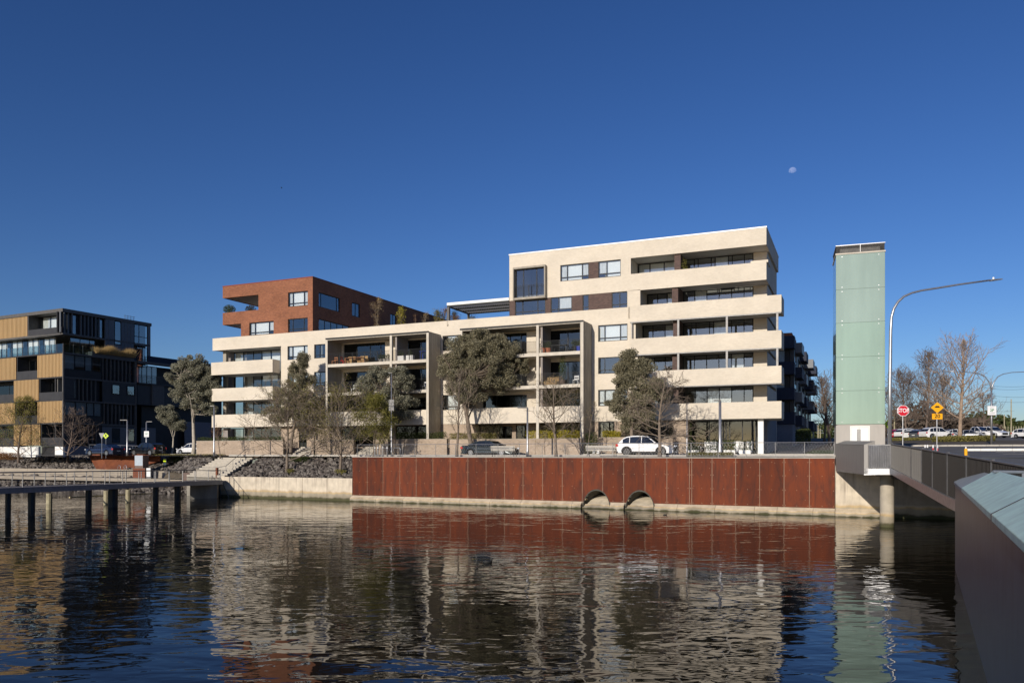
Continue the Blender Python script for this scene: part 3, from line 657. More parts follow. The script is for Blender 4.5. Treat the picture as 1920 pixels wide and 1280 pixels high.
for px0,px1,sp,bl,cu in ut: window(b_,lx(px0),lx(px1),21.66,23.28,split=sp,tr=.19,blind=bl,curt=cu)
MB().box(lx(1103.6)+.002,lx(1121.4)-.002,.05,.34,21.663,23.277).build('brown_brick_pier',M['brown'],b_)
for (bb,zf) in bays:
    window(b_,bb[0],bb[1],zf+.05,zf+2.45,y=.15,split=(.3,.32,.25,.13) if bb in (b1,b3) else (.45,.55),glass='paned',curt=(2,) if WR.random()<.4 else ())
for h in gh: window(b_,h[0],h[1],h[2],h[3],y=.14,split=(.5,.5),glass='paned')
# projecting glazed box window high on the left of the upper block
bx=MB(); x0,x1=lx(961.3,-.5),lx(1022,-.5); 
for (p,q2,c,d) in ((x0,x1,20.1,20.3),(x0,x1,23.22,23.4)): bx.box(p,q2,-.5,.0,c,d)
bx.box(x0,x0+.1,-.5,0,20.3,23.22); bx.box(x1-.12,x1,-.5,0,20.3,23.22); bx.build('box_window_surround',M['greyconc'],b_)
window(b_,x0+.1,x1-.12,20.3,23.22,y=-.1,split=(.27,.46,.27),glass='pane')
balusters(b_,(x0+.1,-.42),(x1-.12,-.42),20.5,h=1.0,sp=.14)
# projecting concrete balcony frames
YF=-2.6; FT=17.15
def bal_frame(pl,pr,pm,part,w_r):
    L=lx(pl,YF); Rr=lx(pr,YF); Mx=lx(pm,YF); zg=gz(BM.W((L+Rr)/2,YF))-.3
    MB().box(L,Rr,YF,-.003,FT-.22,FT).build('frame_roof',M['greyconc'],b_); MB().box(L-.03,Rr+.0,YF-.04,YF-.004,FT-.12,FT+.05).build('roof_edge',M['frame'],b_)
    MB().box(Rr-w_r,Rr,YF,-.003,zg,FT-.222).build('frame_side_wall',M['greyconc'],b_)
    MB().box(L,L+.22,YF,-.003,7.5,FT-.222).build('frame_side_wall',M['greyconc'],b_)
    MB().box(L-.0,L+.24,YF-.03,YF-.003,7.5,FT-.13).build('edge_trim',M['frameedge'],b_); MB().box(Rr-.26,Rr,YF-.03,YF-.003,zg,FT-.13).build('edge_trim',M['frameedge'],b_)
    MB().box(Mx-.13,Mx+.13,YF-.03,YF+.25,zg,FT-.13).build('post',M['frameedge'],b_)
    MB().box(part[0],part[1],YF+.3,-.003,8.05,FT-.222).build('partition_wall',M['cheek'],b_)
    for zf in (14.3,11.15):
        for (u0,u1) in ((L+.222,Mx-.132),(Mx+.132,Rr-w_r-.002)):
            MB().box(u0,u1,YF+.02,-.003,zf-.32,zf).build('balcony_slab',M['frameedge'],b_)
            balusters(b_,(u0,YF+.06),(u1,YF+.06),zf+.12,h=1.02,drop=.16)
    for (u0,u1) in ((L+.222,Mx-.132),(Mx+.132,Rr-w_r-.002)):
        MB().box(u0,u1,YF+.02,YF+.25,7.5,9.05).build('parapet',M['cream'],b_,); MB().box(u0,u1,YF+.252,-.003,7.6,7.95).build('balcony_slab',M['slab'],b_)
    return L,Rr,Mx
F1=bal_frame(611,804,733,(lx(736,YF)+.15,lx(736,YF)+.35),.30)
F2=bal_frame(863,1094,1008,(lx(1008,YF)+.2,lx(1008,YF)+.4),.34)
MB().box(lx(723.5,-.2),lx(735,-.2),-.35,-.003,14.31,16.8).build('cream_pier',M['cream'],b_)
MB().box(lx(988.5,-.2),lx(1006,-.2),-.35,-.003,14.31,16.8).build('cream_pier',M['cream'],b_)
# left wing: banded balconies
def soffbox(name,a0,a1,y0,y1,z0,z1,m): return MB().box(a0,a1,y0,y1,z0,z1).build(name,M[m],b_)
soffbox('parapet_band',aA,aW-.003,0,.25,17.1,18.6,'cream'); soffbox('floor_slab',aA,aW-.003,.252,8,17.15,17.5,'soffit')
soffbox('parapet_band',aA,aA+.25,.252,8,17.5,18.6,'cream')
for k,(pe,pr) in enumerate(((511,404),(511,410),(700,395))[::-1]):
    zt=BT[k]; yy=-1.3 if k else -.9
    a0=lx(396+ (0 if k==2 else 1),yy); a1=lx(511,yy) if k else lx(611,YF)-.02
    soffbox('parapet_band',a0,a1,yy,yy+.22,zt-1.52,zt,'cream'); soffbox('parapet_band',a1-.22,a1,yy+.222,-.003,zt-1.52,zt,'cream') if k else None
    soffbox('balcony_slab',a0+.02,a1-.23 if k else a1,yy+.223,2.2,zt-1.47,zt-1.2,'soffit'); soffbox('parapet_band',a0,a0+.22,yy+.222,5,zt-1.195,zt,'cream')
for z0,z1 in ((15.45,17.1),(12.3,14.25),(9.16,11.1),(4.4,7.6)):
    z0f=z0-1.1 if z0>5 else z0
    window(b_,lx(438,2.2),lx(526,2.2),z0f,z1-.02,y=2.25,split=(.2,.22,.18,.2,.2),glass='pane',curt=(0,3) if z0>15 else (1,),blind=(4,) if z0>15 else ())
    soffbox('side_pier',lx(427,2.2),lx(438,2.2)-.01,2.2,2.6,z0f,z1-.01,'cheek'); soffbox('side_pier',lx(418,1.0),lx(424,1.0),1.0,1.4,z0f-.3,z1-.01,'greyconc')
    soffbox('return_wall',aW-.25,aW-.003,.252,2.6,z0f,z1-.01,'greyconc')
# right wing: recessed balconies and long brick bands
aP=1.32
for k in range(5):
    zt=BT[k]; top=zt
    if k<4:
        soffbox('parapet_band',aC-.0,aP,-.42,-.17,zt-1.52,top,'cream'); soffbox('parapet_band',aP-.25,aP,-.168,2.3,zt-1.52,top,'cream')
        soffbox('balcony_slab',aC+.0,aP-.252,-.168,2.58,zt-1.45,zt-1.15,'soffit')
        soffbox('band_return',aC,aC+.002+.2,-.168,-.002,zt-1.15,top,'cream')
    else:
        soffbox('parapet_band',lx(1178)+.002,aE0,0,.25,zt-1.62,top,'cream'); soffbox('parapet_band',aE0-.25,aE0,.252,2.58,zt-1.62,top,'cream')
        soffbox('balcony_slab',lx(1178)+.002,aE0-.252,.252,2.58,zt-1.55,zt-1.2,'soffit')
    z1=(BT[k+1]-1.55 if k<4 else 23.28); 
    if k<3: z1=BT[k+1]-1.46
    z0=zt-1.14
    aL2=lx((1183,1190,1186,1194.7,1177)[k])+.3
    # cheek wall at the left end
    if k!=3: MB().box(aC+.01 if k<4 else lx(1178)+.004,aL2,.003,2.55,z0+.0,z1-.005).build('cheek_wall',M['cream'],b_)
    else: MB().box(lx(1178)+.004,aL2,.0,2.55,z0,z1-.005).build('cheek_wall',M['cream'],b_)
    c0=lx(1190,2.6); pier=(lx((1262,1259.5,1261,1258.8,1263.4)[k],0),lx((1271,1269.5,1270,1270.3,1275)[k],0)); e=lx(1412.6,2.6)
    soffbox('brown_brick_pier',pier[0],pier[1],.26,2.58,z0,z1-.005,'brown')
    win1=(aL2+.05,pier[0]-.02); win2=(pier[1]+.02,e)
    window(b_,win1[0],win1[1],z0+.02,z1-.02,y=2.62,split=(.28,.36,.36) if k!=3 else (.34,.34,.32),glass='pane',blind=(1,2) if k==4 else (),curt=(0,) if k in(1,4) else (2,))
    window(b_,win2[0],win2[1],z0+.02,z1-.02,y=2.62,split=(.12,.06,.2,.06,.2,.06,.18,.12) if k in (2,4) else (.16,.18,.18,.18,.18,.12),glass='pane',curt=(2,3) if k==0 else ((1,) if k==3 else (4,)))
    soffbox('back_wall',e+.01,-.2,2.6,2.9,z0,z1-.005,'cream')
    soffbox('side_wall',-.5,-.2,2.902,12,z0,z1-.005,'cream')
    if k in (1,2):
        for px in (1272,1363,1457.5): MB().box(lx(px,-.3)-.09,lx(px,-.3)+.09,-.38,-.2,zt,BT[k+1]-1.62).build('steel_post',M['steeld'],b_)
        soffbox('steel_header',aC,aP-.02,-.40,-.18,BT[k+1]-1.62,BT[k+1]-1.522,'steeld')
        if k==2:soffbox('steel_post',lx(1185,-.3)-.04,lx(1185,-.3)+.04,-.38,-.2,zt,BT[k+1]-1.62,'steeld')
    else:
        if k!=4: soffbox('steel_header',aC,aP-.02,-.40,-.18,BT[k+1]-1.60,BT[k+1]-1.522,'steeld') if k==0 else None
soffbox('sunlit_wall_strip',lx(1412.6,2.4),aE0+.12,.252,2.56,21.75,21.98,'cream')  # added block standing for the sunlit foot of the back wall
soffbox('roof_band',lx(1178)+.002,aE0,0,.3,23.28,ROOF,'cream'); soffbox('roof_band',aE0-.3,aE0,.302,12,23.28,ROOF,'cream')
soffbox('roof_soffit',lx(1178)+.002,aE0-.302,.302,12,23.3,23.6,'soffit')
soffbox('roof_capping',aU-.05,aE0+.04,-.05,.4,ROOF+.002,ROOF+.13,'white'); soffbox('roof_capping',aE0-.35,aE0+.04,.402,12,ROOF+.002,ROOF+.13,'white')
soffbox('side_wall',-.5,-.202,2.902,12.2,G0-.5,8.0,'greyside')
# ground floor at the right: glazed shopfront under the overhang
sf0=lx(1297,1.6); sf1=lx(1418,1.6)
window(b_,sf0,sf1,4.55,7.55,y=1.6,split=(.27,.22,.05,.06,.2,.2),glass='paned',name='shopfront')
soffbox('shop_back_wall',sf0-.5,-.6,4.6,4.8,4.3,7.6,'intw'); soffbox('shop_floor',sf0-.5,-.6,1.75,4.6,4.3,4.62,'intw')
soffbox('entry_door',lx(1409,4),lx(1415,4),4.45,4.55,4.6,7.0,'dark')
soffbox('white_column',lx(1421,.3),lx(1431.5,.3),.3,.85,4.2,7.62,'plant'); soffbox('dark_recess_wall',sf1+.05,-.6,2.4,2.6,4.2,7.6,'dark2')
soffbox('soffit_slab',lx(1290),aP-.26,-.16,4.8,7.62,7.7,'soffit')
soffbox('brown_wall',lx(1262,.9),lx(1296,1.3),1.3,1.6,4.2,7.6,'brown')
# body: slabs, core, end and back walls
for z in (7.64,10.95,14.1,17.25): soffbox('floor_slab',aW+.1,-.6,.31 if z>7.7 else .8,12,z+.06,z+.34,'slab')
soffbox('terrace_deck',aW,aU,.31,12,17.7,17.95,'slab')
for z in (20.3,): soffbox('floor_slab',aU+.1,lx(1178),.31,12,z,z+.3,'slab')
soffbox('roof_slab',aU+.31,lx(1178),.31,12,24.4,24.7,'slab')
soffbox('inner_wall',aA+.5,-.7,4.9,5.1,4,17.2,'int'); soffbox('inner_wall',aU+.5,-.7,4.9,5.1,17.95,24.3,'int')
soffbox('back_wall',aA,-.2,12.0,12.3,4,18.5,'cream'); soffbox('back_wall',aU,-.2,12.01,12.3,18.5,ROOF,'cream'); soffbox('end_wall',aU,aU+.3,.302,12,18.0,ROOF,'cream')
soffbox('end_wall',aA+3,aA+3.3,2.3,12,4,17.1,'cheek')
for px in (600,700,820,870,1000,1115,1180): soffbox('cross_wall',lx(px)-.1,lx(px)+.1,.32,4.9,4,17.2,'intw')
for px in (1028,1085,1135): soffbox('cross_wall',lx(px)-.1,lx(px)+.1,.32,4.9,17.9,24.3,'intw')
# parapet posts of the left wing ground level
for px in (394+25,): soffbox('column',lx(px,.2),lx(px+8,.2),.2,.7,4,7.6,'cheek')
# pergola on the roof terrace
pg=BM.empty('roof_pergola',label='charcoal louvred pergola with a white top edge on the roof terrace',cat='pergola')
pa=lx(838); pb=aU-.06
MB().box(pa,pb,-.02,.14,20.22,20.5).build('front_beam',M['white'],pg); MB().box(pa,pb,.0,.16,20.06,20.215).build('gutter_beam',M['frame'],pg)
MB().box(pa,pa+.16,.162,5,20.06,20.4).build('side_beam',M['frame'],pg); MB().box(pa+.162,pb,4.84,5,20.06,20.4).build('back_beam',M['frame'],pg)
MB().box(pa,pa+.26,.0,.26,18.0,20.058).build('post',M['fin'],pg); MB().box(pa,pa+.22,4.78,5,18.0,20.058).build('post',M['fin'],pg)
for yy in (1.7,3.3): MB().box(pa+.162,pb,yy,yy+.12,20.06,20.3).build('cross_beam',M['frame'],pg)
g=MB(); n=int((pb-pa-.3)/.21)
for i in range(n):
    x=pa+.2+i*.21; g.add([(x,.2,20.16),(x+.06,.2,20.34),(x+.06,4.8,20.34),(x,4.8,20.16),(x+.02,.2,20.16),(x+.08,.2,20.34),(x+.08,4.8,20.34),(x+.02,4.8,20.16)],[(3,2,1,0),(4,5,6,7),(0,1,5,4),(1,2,6,5),(3,0,4,7)])
g.build('louvre_blades',M['white'],pg,kind='stuff')
# ---------------------------------------------------------------- red brick block
rb=BM.empty('red_brick_building',label='red brick upper block with cut out corner terraces above the cream building',cat='building')
r0=lx(417.6); r1=lx(586.3); RH=24.8
def rbx(name,a0,a1,y0,y1,z0,z1,m): return MB().box(a0,a1,y0,y1,z0,z1).build(name,M[m],rb)
rr0=lx(451.8); rr6=lx(484.5)
hA=(lx(540),lx(577)); hB=(lx(467.3),lx(513))
wall_grid(rb,'brick_wall',M['red'],rr0,r1,18.6,RH,[(rr0-.01,rr6,21.62,23.42),(hA[0],hA[1],21.62,23.3),(hA[0],hA[1],18.65,20.2),(hB[0],hB[1],18.62,20.15)])
rbx('roof_band',r0,rr0-.002,0,.3,23.42,RH,'red'); rbx('terrace_band',r0,rr0-.002,0,.3,20.15,21.62,'red')
rbx('roof_band',r0,r0+.3,.302,7,23.42,RH,'red'); rbx('terrace_band',r0,r0+.3,.302,7,20.15,21.62,'red')
rbx('soffit',r0+.302,rr6+3,.302,7,23.45,23.6,'soffit'); rbx('terrace_slab',r0+.302,rr6+3,.302,7,20.2,20.5,'soffit')
rbx('return_wall',rr6,rr6+.3,.302,7,20.52,23.44,'red'); rbx('return_wall',rr0,rr0+.3,.302,7,18.0,20.18,'red')
window(rb,hA[0],hA[1],21.62,23.3,split=(.2,.6,.2),tr=.18,curt=(0,2),blind=(1,)); window(rb,hA[0],hA[1],18.65,20.2,split=(.2,.6,.2),tr=.16); window(rb,hB[0],hB[1],18.62,20.15,split=(.2,.6,.2),tr=.16,blind=(1,),curt=(0,2))
# side wall running back, on x = r1
def sy(px):     # depth along the side wall at column px
    m=(px-CX)/F; o=BM.W(r1,0); return (m*o.y-o.x)/(BM.s-m*BM.c)
def sz(px,py): return CH-(py-HY)*BM.W(r1,sy(px)).y/F
yE=33
hs_=[(sy(597.7),sy(638),21.6,23.3,(.12,.76,.12),.5),(sy(660),sy(675.5),21.6,23.3,(.5,.5),0),(sy(732),sy(744),21.6,23.3,(.5,.5),0),(sy(597.7),sy(656),18.65,20.2,(.2,.2,.2,.2,.2),0),(sy(770),sy(777),20.9,22.3,(1,),0)]
def side_grid(parent,name,m,x,y0,y1,z0,z1,holes,t=.3):
    o=wall_grid(parent,name,m,y0,y1,z0,z1,[h[:4] for h in holes],y=0,t=t)
    me=o.data; 
    for v in me.vertices: v.co=(x-v.co.y,v.co.x,v.co.z)
    return o
side_grid(rb,'side_wall',M['red'],r1,.302,yE,18.0,RH,hs_)
for h in hs_: window(rb,h[0],h[1],h[2],h[3],split=h[4],tr=0,axis='x',x=r1-.12,glass='pane')
rbx('coping',r0-.03,r1+.03,-.03,.33,RH+.002,RH+.1,'redtop'); rbx('coping',r1-.32,r1+.03,.332,yE,RH+.002,RH+.1,'redtop')
rbx('roof',rr0,r1-.302,.302,yE,24.3,24.5,'slab'); rbx('inner_wall',rr6+.4,r1-3.4,3.6,3.8,18,24.2,'int'); rbx('inner_wall',r1-3.4,r1-3.2,3.6,yE,18,24.2,'int'); rbx('floor_slab',rr6+.4,r1-.31,.31,yE,20.6,20.9,'slab'); rbx('back_wall',rr0,r1-.31,yE-.3,yE,18,24.3,'red')
# ---------------------------------------------------------------- garden walls and terrace fronts
def garden_wall(p0,p1,b,zt,label,ht=1.45,grp=None,joint=()):
    a0=lx(p0,b); a1=lx(p1,b); t=BM.empty('garden_wall',label=label,cat='wall',group=grp)
    n=max(1,round((a1-a0)/4.6))
    for i in range(n):
        x0=a0+(a1-a0)*i/n; x1=a0+(a1-a0)*(i+1)/n
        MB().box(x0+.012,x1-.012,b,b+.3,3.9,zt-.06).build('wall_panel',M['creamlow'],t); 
        MB().box(x0+.006,x1-.006,b-.02,b+.32,zt-.058,zt).build('coping',M['paving'],t)
    return t
garden_wall(368,531,-3.0,6.0,'pale pinkish brick garden wall at the left end of the cream building')
garden_wall(583,664,-3.2,6.0,'pale brick garden wall in front of the left balcony frame')
garden_wall(700,728,-3.2,6.0,'short pale brick garden wall behind the bike hoops')
garden_wall(735,838,-3.2,6.0,'pale brick garden wall in dappled shade behind the dark sedan tail')
garden_wall(843,1090,-3.2,5.95,'longest pale brick garden wall behind the dark sedan and the bare tree')
garden_wall(1118,1262,-1.6,6.05,'pale brick garden wall behind the white suv')
for p0,p1 in ((545,583),(664,700)):
    s=BM.empty('entry_steps',label='concrete entry steps between garden walls '+('left of the pale path' if p0<600 else 'near the bike hoops'),cat='steps')
    for i in range(6): MB().box(lx(p0,-3)+.2,lx(p1,-3)-.2,-3.2+i*.34,-3.2+(i+1)*.34,4.0,4.3+.17*i+.1).build('step',M['step'],s)
# ---------------------------------------------------------------- dark building on the left
D=BD; dk=D.empty('dark_apartment_building',label='black apartment building with checkered gold corrugated panels at the far left',cat='building')
def dbx(name,a0,a1,y0,y1,z0,z1,m): return MB().box(a0,a1,y0,y1,z0,z1).build(name,M[m],dk)
dl=D.lx; Z1=lambda v:v/4.571
LV=[5.5,8.55,11.65,14.75,18.0]
def corr(a0,a1,z0,z1,y=0,parent=dk,m='gold',pitch=.30,dep=.11):
    g=MB(); n=max(2,int((a1-a0)/pitch)); pr=[]
    for i in range(n):
        x=a0+(a1-a0)*i/n; s=(a1-a0)/n; pr+=[(x,y),(x+s*.55,y),(x+s*.62,y+dep),(x+s*.93,y+dep)]
    pr.append((a1,y)); k=len(pr)
    g.add([(x,yy,z0) for x,yy in pr]+[(x,yy,z1) for x,yy in pr],[(i,i+1,i+1+k,i+k) for i in range(k-1)])
    g.box(a0,a1,y+dep+.02,y+.3,z0,z1); g.box(a0-.0,a0+.05,y-.02,y+.2,z0,z1)
    return g.build('gold_panel' if m=='gold' else 'ribbed_panel',M[m],parent)
rows=[(3,[(-60,30.6,'p'),(30.6,70,'o'),(70,118,'p')]),(2,[(-60,26,'o'),(26,73,'p'),(73,118,'o')]),(1,[(-60,28.4,'p'),(28.4,70,'o'),(70,118,'p')]),(0,[(-60,26,'o'),(26,76,'p'),(76,118,'o')])]
for li,cells in rows:
    z0,z1=LV[li],LV[li+1]
    for p0,p1,k in cells:
        a0,a1=dl(p0)+.03,dl(p1)-.03
        if k=='p': corr(a0,a1,z0+.1,z1-.08)
        else:
            dbx('recess_back',a0,a1,1.75,1.9,z0,z1-.1,'dark2'); window(dk,a0+.3,a1-.3,z0+.05,z1-.45,y=1.6,split=(.34,.33,.33),glass='paned',curt=(1,) if WR.random()<.7 else ())
            dbx('recess_side',a0-.02,a0+.1,.1,1.7,z0,z1-.1,'dark2'); dbx('recess_side',a1-.1,a1+.02,.1,1.7,z0,z1-.1,'dark2')
            dbx('balcony_front',a0,a1,.0,.06,z0+.02,z0+1.15,'dark2')
        if k=='o': dbx('balcony_slab',a0,a1,.062,1.7,z0-.05,z0+.05,'dark2')
    dbx('level_strip',dl(-60),0,.02,2,z1-.075,z1+.075,'dark2')
xw=dl(-60)
dbx('base_wall',xw,dl(72),-.0,.3,4.0,5.42,'plant'); dbx('base_wall',dl(93+10),0,0,.3,4.0,5.42,'plant') ; dbx('base_wall',dl(72)+.01,dl(103)-.01,.5,.7,4.0,5.42,'dark')
def dsy(px,x=0):
    m=(px-CX)/F; o=D.W(x,0); return (m*o.y-o.x)/(D.s-m*D.c)
# side facade (faces right, in shade) x=0
yS=dsy(256)
def smesh(name,y0,y1,z0,z1,x0,x1,m): return MB().box(x0,x1,y0,y1,z0,z1).build(name,M[m],dk)
smesh('side_core',.3,yS,4.0,18.0,-2.2,-1.9,'dark')
def fins(y0,y1,z0,z1,x=0,pitch=.62,t=.09,m='fin'):
    g=MB(); n=int((y1-y0)/pitch)
    for i in range(n): g.box(x-.28,x,y0+(i+.35)*pitch,y0+(i+.35)*pitch+t,z0,z1)
    g.build('fin_screen',M[m],dk)
ZZ=lambda v:dsy(v/4.571)
for li,its in ((3,[('w',548,868,(.28,.28,.2,.24)),('f',870,1165)]),(2,[('w',565,660,(.33,.33,.34)),('f',664,872),('d',880,1165)]),(1,[('w',548,872,(.3,.3,.2,.2)),('f',880,1165)]),(0,[('f',600,872),('d',880,1165)])):
    z0,z1=LV[li]+.1,LV[li+1]-.1
    for it in its:
        y0,y1=ZZ(it[1]),ZZ(it[2])
        if it[0]=='w':
            window(dk,y0,y1,z0+(1.0 if li!=2 else .2),z1,axis='x',x=-.02,split=it[3],glass='paneside',blind=(0,1,2,3) if li==1 else ((0,2) if li==3 else (0,1)),curt=(1,)); smesh('spandrel',y0,y1,z0,z0+(.98 if li!=2 else .18),-.2,-.0,'dark')
            smesh('inner_wall',y0,y1,z0,z1,-1.8,-1.7,'int')
        elif it[0]=='f':
            fins(y0,y1,z0,z1); smesh('wall_behind_fins',y0,y1,z0,z1,-.6,-.4,'dark')
            if li in (1,3): window(dk,y0+(y1-y0)*.3,y1-.4,z0+1.2,z1-.2,axis='x',x=-.30,split=(.33,.33,.34),glass='paneside',blind=(0,1,2))
        else:
            smesh('dark_wall',y0,y1,z0,z1,-.2,-.01,'dark2')
            for f0,f1 in ((.27,.5),(.72,.95)):
                window(dk,y0+(y1-y0)*f0,y0+(y1-y0)*f1,z0+1.2 if li else z0+.4,z1-.35,axis='x',x=.07,split=(1,),glass='paneside',blind=(0,))
    smesh('level_edge',.02,yS,LV[li+1]-.09,LV[li+1]+.09,-.5,.04,'fin')
smesh('corner_post',0,.2,5.4,18,-.15,.04,'fin'); smesh('end_post',yS-.2,yS,4,18,-.4,.04,'fin')
smesh('side_base',.3,yS-6,4,5.5,-.3,-.04,'greyside'); smesh('garage_wall',yS-5.5,yS,4,8.2,-.1,.02,'darkblue'); smesh('dark_base',yS-6.1,yS-5.5,4,8.5,-.5,-.1,'dark')
# terrace level with glass balustrade
g0=dl(117.5)
for i in range(14):
    a1=g0-.1-i*1.25; 
    MB().box(a1-1.2,a1,.1,.13,18.1,19.25).build('balustrade_glass',M['balglass'],dk); MB().box(a1-.02,a1+.03,.08,.15,18.05,19.3).build('balustrade_post',M['fin'],dk)
for i in range(7):
    y0=.2+i*1.4; MB().box(-.16,-.13,y0,y0+1.34,18.1,19.2).build('balustrade_glass',M['balglass'],dk); MB().box(-.18,-.1,y0-.05,y0,18.05,19.3).build('balustrade_post',M['fin'],dk)
dbx('terrace_slab',xw,0,.0,9,18.0,18.09,'dark2')
window(dk,xw+.5,dl(108,2),18.1,20.6,y=1.6,split=(.08,)*14,glass='pane',blind=(3,6,9,10,12),curt=(4,7,13)); window(dk,2.3,9.5,18.1,20.55,axis='x',x=-1.9,split=(.2,.2,.2,.2,.2),glass='paneside')
dbx('inner_wall',xw,-3.5,6,6.2,18.1,24,'int')
dbx('inner_wall',-3.7,-3.5,6,yS+1,14,24,'int'); smesh('wing_core',yS+.5,dsy(440),4,17.7,-9,-3,'dark')
# top floor
tx=-.75; tb=.5; zt0,zt1=20.75,24.0; ysy=lambda v:dsy(v/4.571,tx)
dbx('top_floor_slab',xw,tx,tb,yS+3,20.6,20.85,'fin'); dbx('roof_fascia',xw,tx+.12,tb-.12,ysy(1290)+.1,23.65,24.1,'fin')
corr(xw,dl(51.5,tb),zt0+.1,23.64,y=tb); dbx('divider',dl(51.5,tb)+.02,dl(51.5,tb)+.2,tb,2.4,zt0+.1,23.64,'fin')
window(dk,dl(57,2),tx-.3,zt0+.1,23.6,y=1.9,split=(.3,.2,.2,.15,.15),glass='pane',blind=(2,4),curt=(1,3)); dbx('balcony_front',dl(51.5,tb)+.22,tx,tb,tb+.05,zt0,zt0+.9,'dark2')
ysy=lambda v:dsy(v/4.571,tx)
g=MB()
fins(ysy(508),ysy(665),zt0+.1,23.62,x=tx,pitch=.55,m='darkblue'); fins(ysy(684),ysy(900),zt0+.1,23.62,x=tx,pitch=.55,m='darkblue')
smesh('wall_behind_fins',ysy(508),ysy(900),zt0+.1,23.62,tx-.6,tx-.4,'dark')
window(dk,ysy(560),ysy(668),zt0+.1,23.5,axis='x',x=tx-.32,split=(.5,.5),glass='paneside',curt=(0,1))
window(dk,ysy(820),ysy(895),zt0+.1,23.5,axis='x',x=tx-.32,split=(.5,.5),glass='paneside',curt=(0,1))
yT=ysy(1290)
def rib(y0,y1,z0,z1,x):
    g=MB(); n=int((y1-y0)/.5); g.box(x-.2,x,y0,y1,z0,z1)
    for i in range(n): g.box(x,x+.04,y0+i*.5,y0+i*.5+.06,z0,z1)
    g.build('ribbed_panel',M['darkblue'],dk)
rib(ysy(902),ysy(980),18.2,23.64,tx); rib(ysy(1040),ysy(1148),18.2,23.64,tx); rib(ysy(1266),yT,18.2,23.64,tx)
window(dk,ysy(982),ysy(1038),20.2,23.6,axis='x',x=tx,split=(1,),glass='paneside'); smesh('dark_wall',ysy(982),ysy(1038),18.2,20.18,tx-.2,tx-.01,'darkblue')
window(dk,ysy(1150),ysy(1264),20.5,23.6,axis='x',x=tx,split=(.35,.65),tr=.4,glass='paneside'); window(dk,ysy(1172),ysy(1264),17.4,20.3,axis='x',x=tx,split=(.55,.45),tr=.35,glass='paneside')
smesh('inner_blue_wall',ysy(982),yT,17,23.6,tx-1.2,tx-1.1,'darkblue')
# wing further back
yw0=yS+.3; yw1=dsy(398)
smesh('wing_wall',yw0+1.5,yw1,4,11.6,-1.4,-1.2,'dark'); smesh('wing_wall',yw0,yw1,11.7,14.7,-.4,-.2,'dark2'); 
smesh('wing_panel',dsy(286),dsy(308),11.7,14.8,-.2,.0,'fin'); smesh('wing_roof',yw0-.2,yw1,17.8,18.15,-.6,.3,'fin'); smesh('wing_parapet',yw0+2,yw1,18.15,19.1,-.5,-.35,'navy')
smesh('wing_upper_wall',yw0,yw1,14.8,17.8,-2.4,-2.2,'dark'); window(dk,dsy(266),dsy(305),15.0,17.7,axis='x',x=-1.2,split=(.25,.25,.25,.25),glass='pane',curt=(0,1,2,3)); 
smesh('wing_balcony',yw0,yw1,14.75,14.95,-2,.1,'dark2'); 
g=MB(); 
for i in range(60):
    y=yw0+.1+i*.2
    if y<yw1: g.box(-.0,.03,y,y+.03,14.95,16.05)
g.box(-.02,.05,yw0,yw1,16.05,16.1); g.build('wing_railing',M['fin'],dk)
smesh('garage_front',yw0+.6,dsy(292),4,8.3,-.2,.0,'darkblue'); smesh('garage_front',dsy(350),yw1,4,9.5,-.5,-.3,'greyside')
for k in range(5):
    y=dsy(255+k*3,tx)
g=MB()
for i in range(4): y=ysy(1130+i*25); g.tube([(tx-1.5,y,24.1),(tx-1.5,y,25.0)],.03,4)
g.bar((tx-1.5,ysy(1125),24.9),(tx-1.5,ysy(1215),24.9),.04); g.bar((tx-1.5,ysy(1125),24.6),(tx-1.5,ysy(1215),24.6),.03)
g.build('roof_aerial',M['fin'],dk)
# ---------------------------------------------------------------- navy building behind, right
NV=Frame(1466,93,23.56); nv=NV.empty('navy_apartment_building',label='navy blue apartment building with an orange parapet behind the right end of the cream one',cat='building')
def nbx(name,a0,a1,y0,y1,z0,z1,m): return MB().box(a0,a1,y0,y1,z0,z1).build(name,M[m],nv)
nx=NV.lx; n1=nx(1489.3); NL=42
nz=lambda py:CH+(HY-py)*92.5/F
nbx('base_wall',-6,n1-.2,.2,NL,4,nz(795),'greyside'); nbx('orange_parapet',-6,n1-.3,.6,8,nz(628),nz(622),'orange')
for (t_,b__) in ((629,652),(677,701),(726,748.5),(772,794.5)):
    nbx('balcony_band',-6,n1,0,NL*.0+2.0,nz(b__),nz(t_),'navy')
for (t_,b__) in ((652,677),(701,726),(748.5,772)):
    nbx('recess_wall',-6,n1-.6,1.3,1.5,nz(b__),nz(t_),'dark'); window(nv,-2.5,n1-1.1,nz(b__)+.02,nz(t_)-.1,y=1.1,split=(.35,.65),glass='pane',curt=(1,)); nbx('side_pier',n1-.55,n1-.1,1.2,2.0,nz(b__),nz(t_),'dark2')
nbx('side_wall',n1-.6,n1-.25,2.02,NL,nz(795),nz(629),'dark2')
for k,(t_,b__) in enumerate(((629,652),(677,701),(726,748.5),(772,794.5))):
    for j in range(4): nbx('side_balcony',n1-.245,n1+.55+(.4 if j>1 else 0),5+j*9.5,9.5+j*9.5,nz(b__),nz(t_)-.2,'navy' if (j+k)%2 else 'darkblue')
for k,(t_,b__) in enumerate(((652,677),(701,726),(748.5,772))):
    for j in range(5): window(nv,3.0+j*8,6.2+j*8,nz(b__)+.1,nz(t_)-.1,axis='x',x=n1-.16,split=(.5,.5),glass='pane')
nbx('inner_core',-6,n1-.7,3,NL,nz(795),nz(640),'dark')
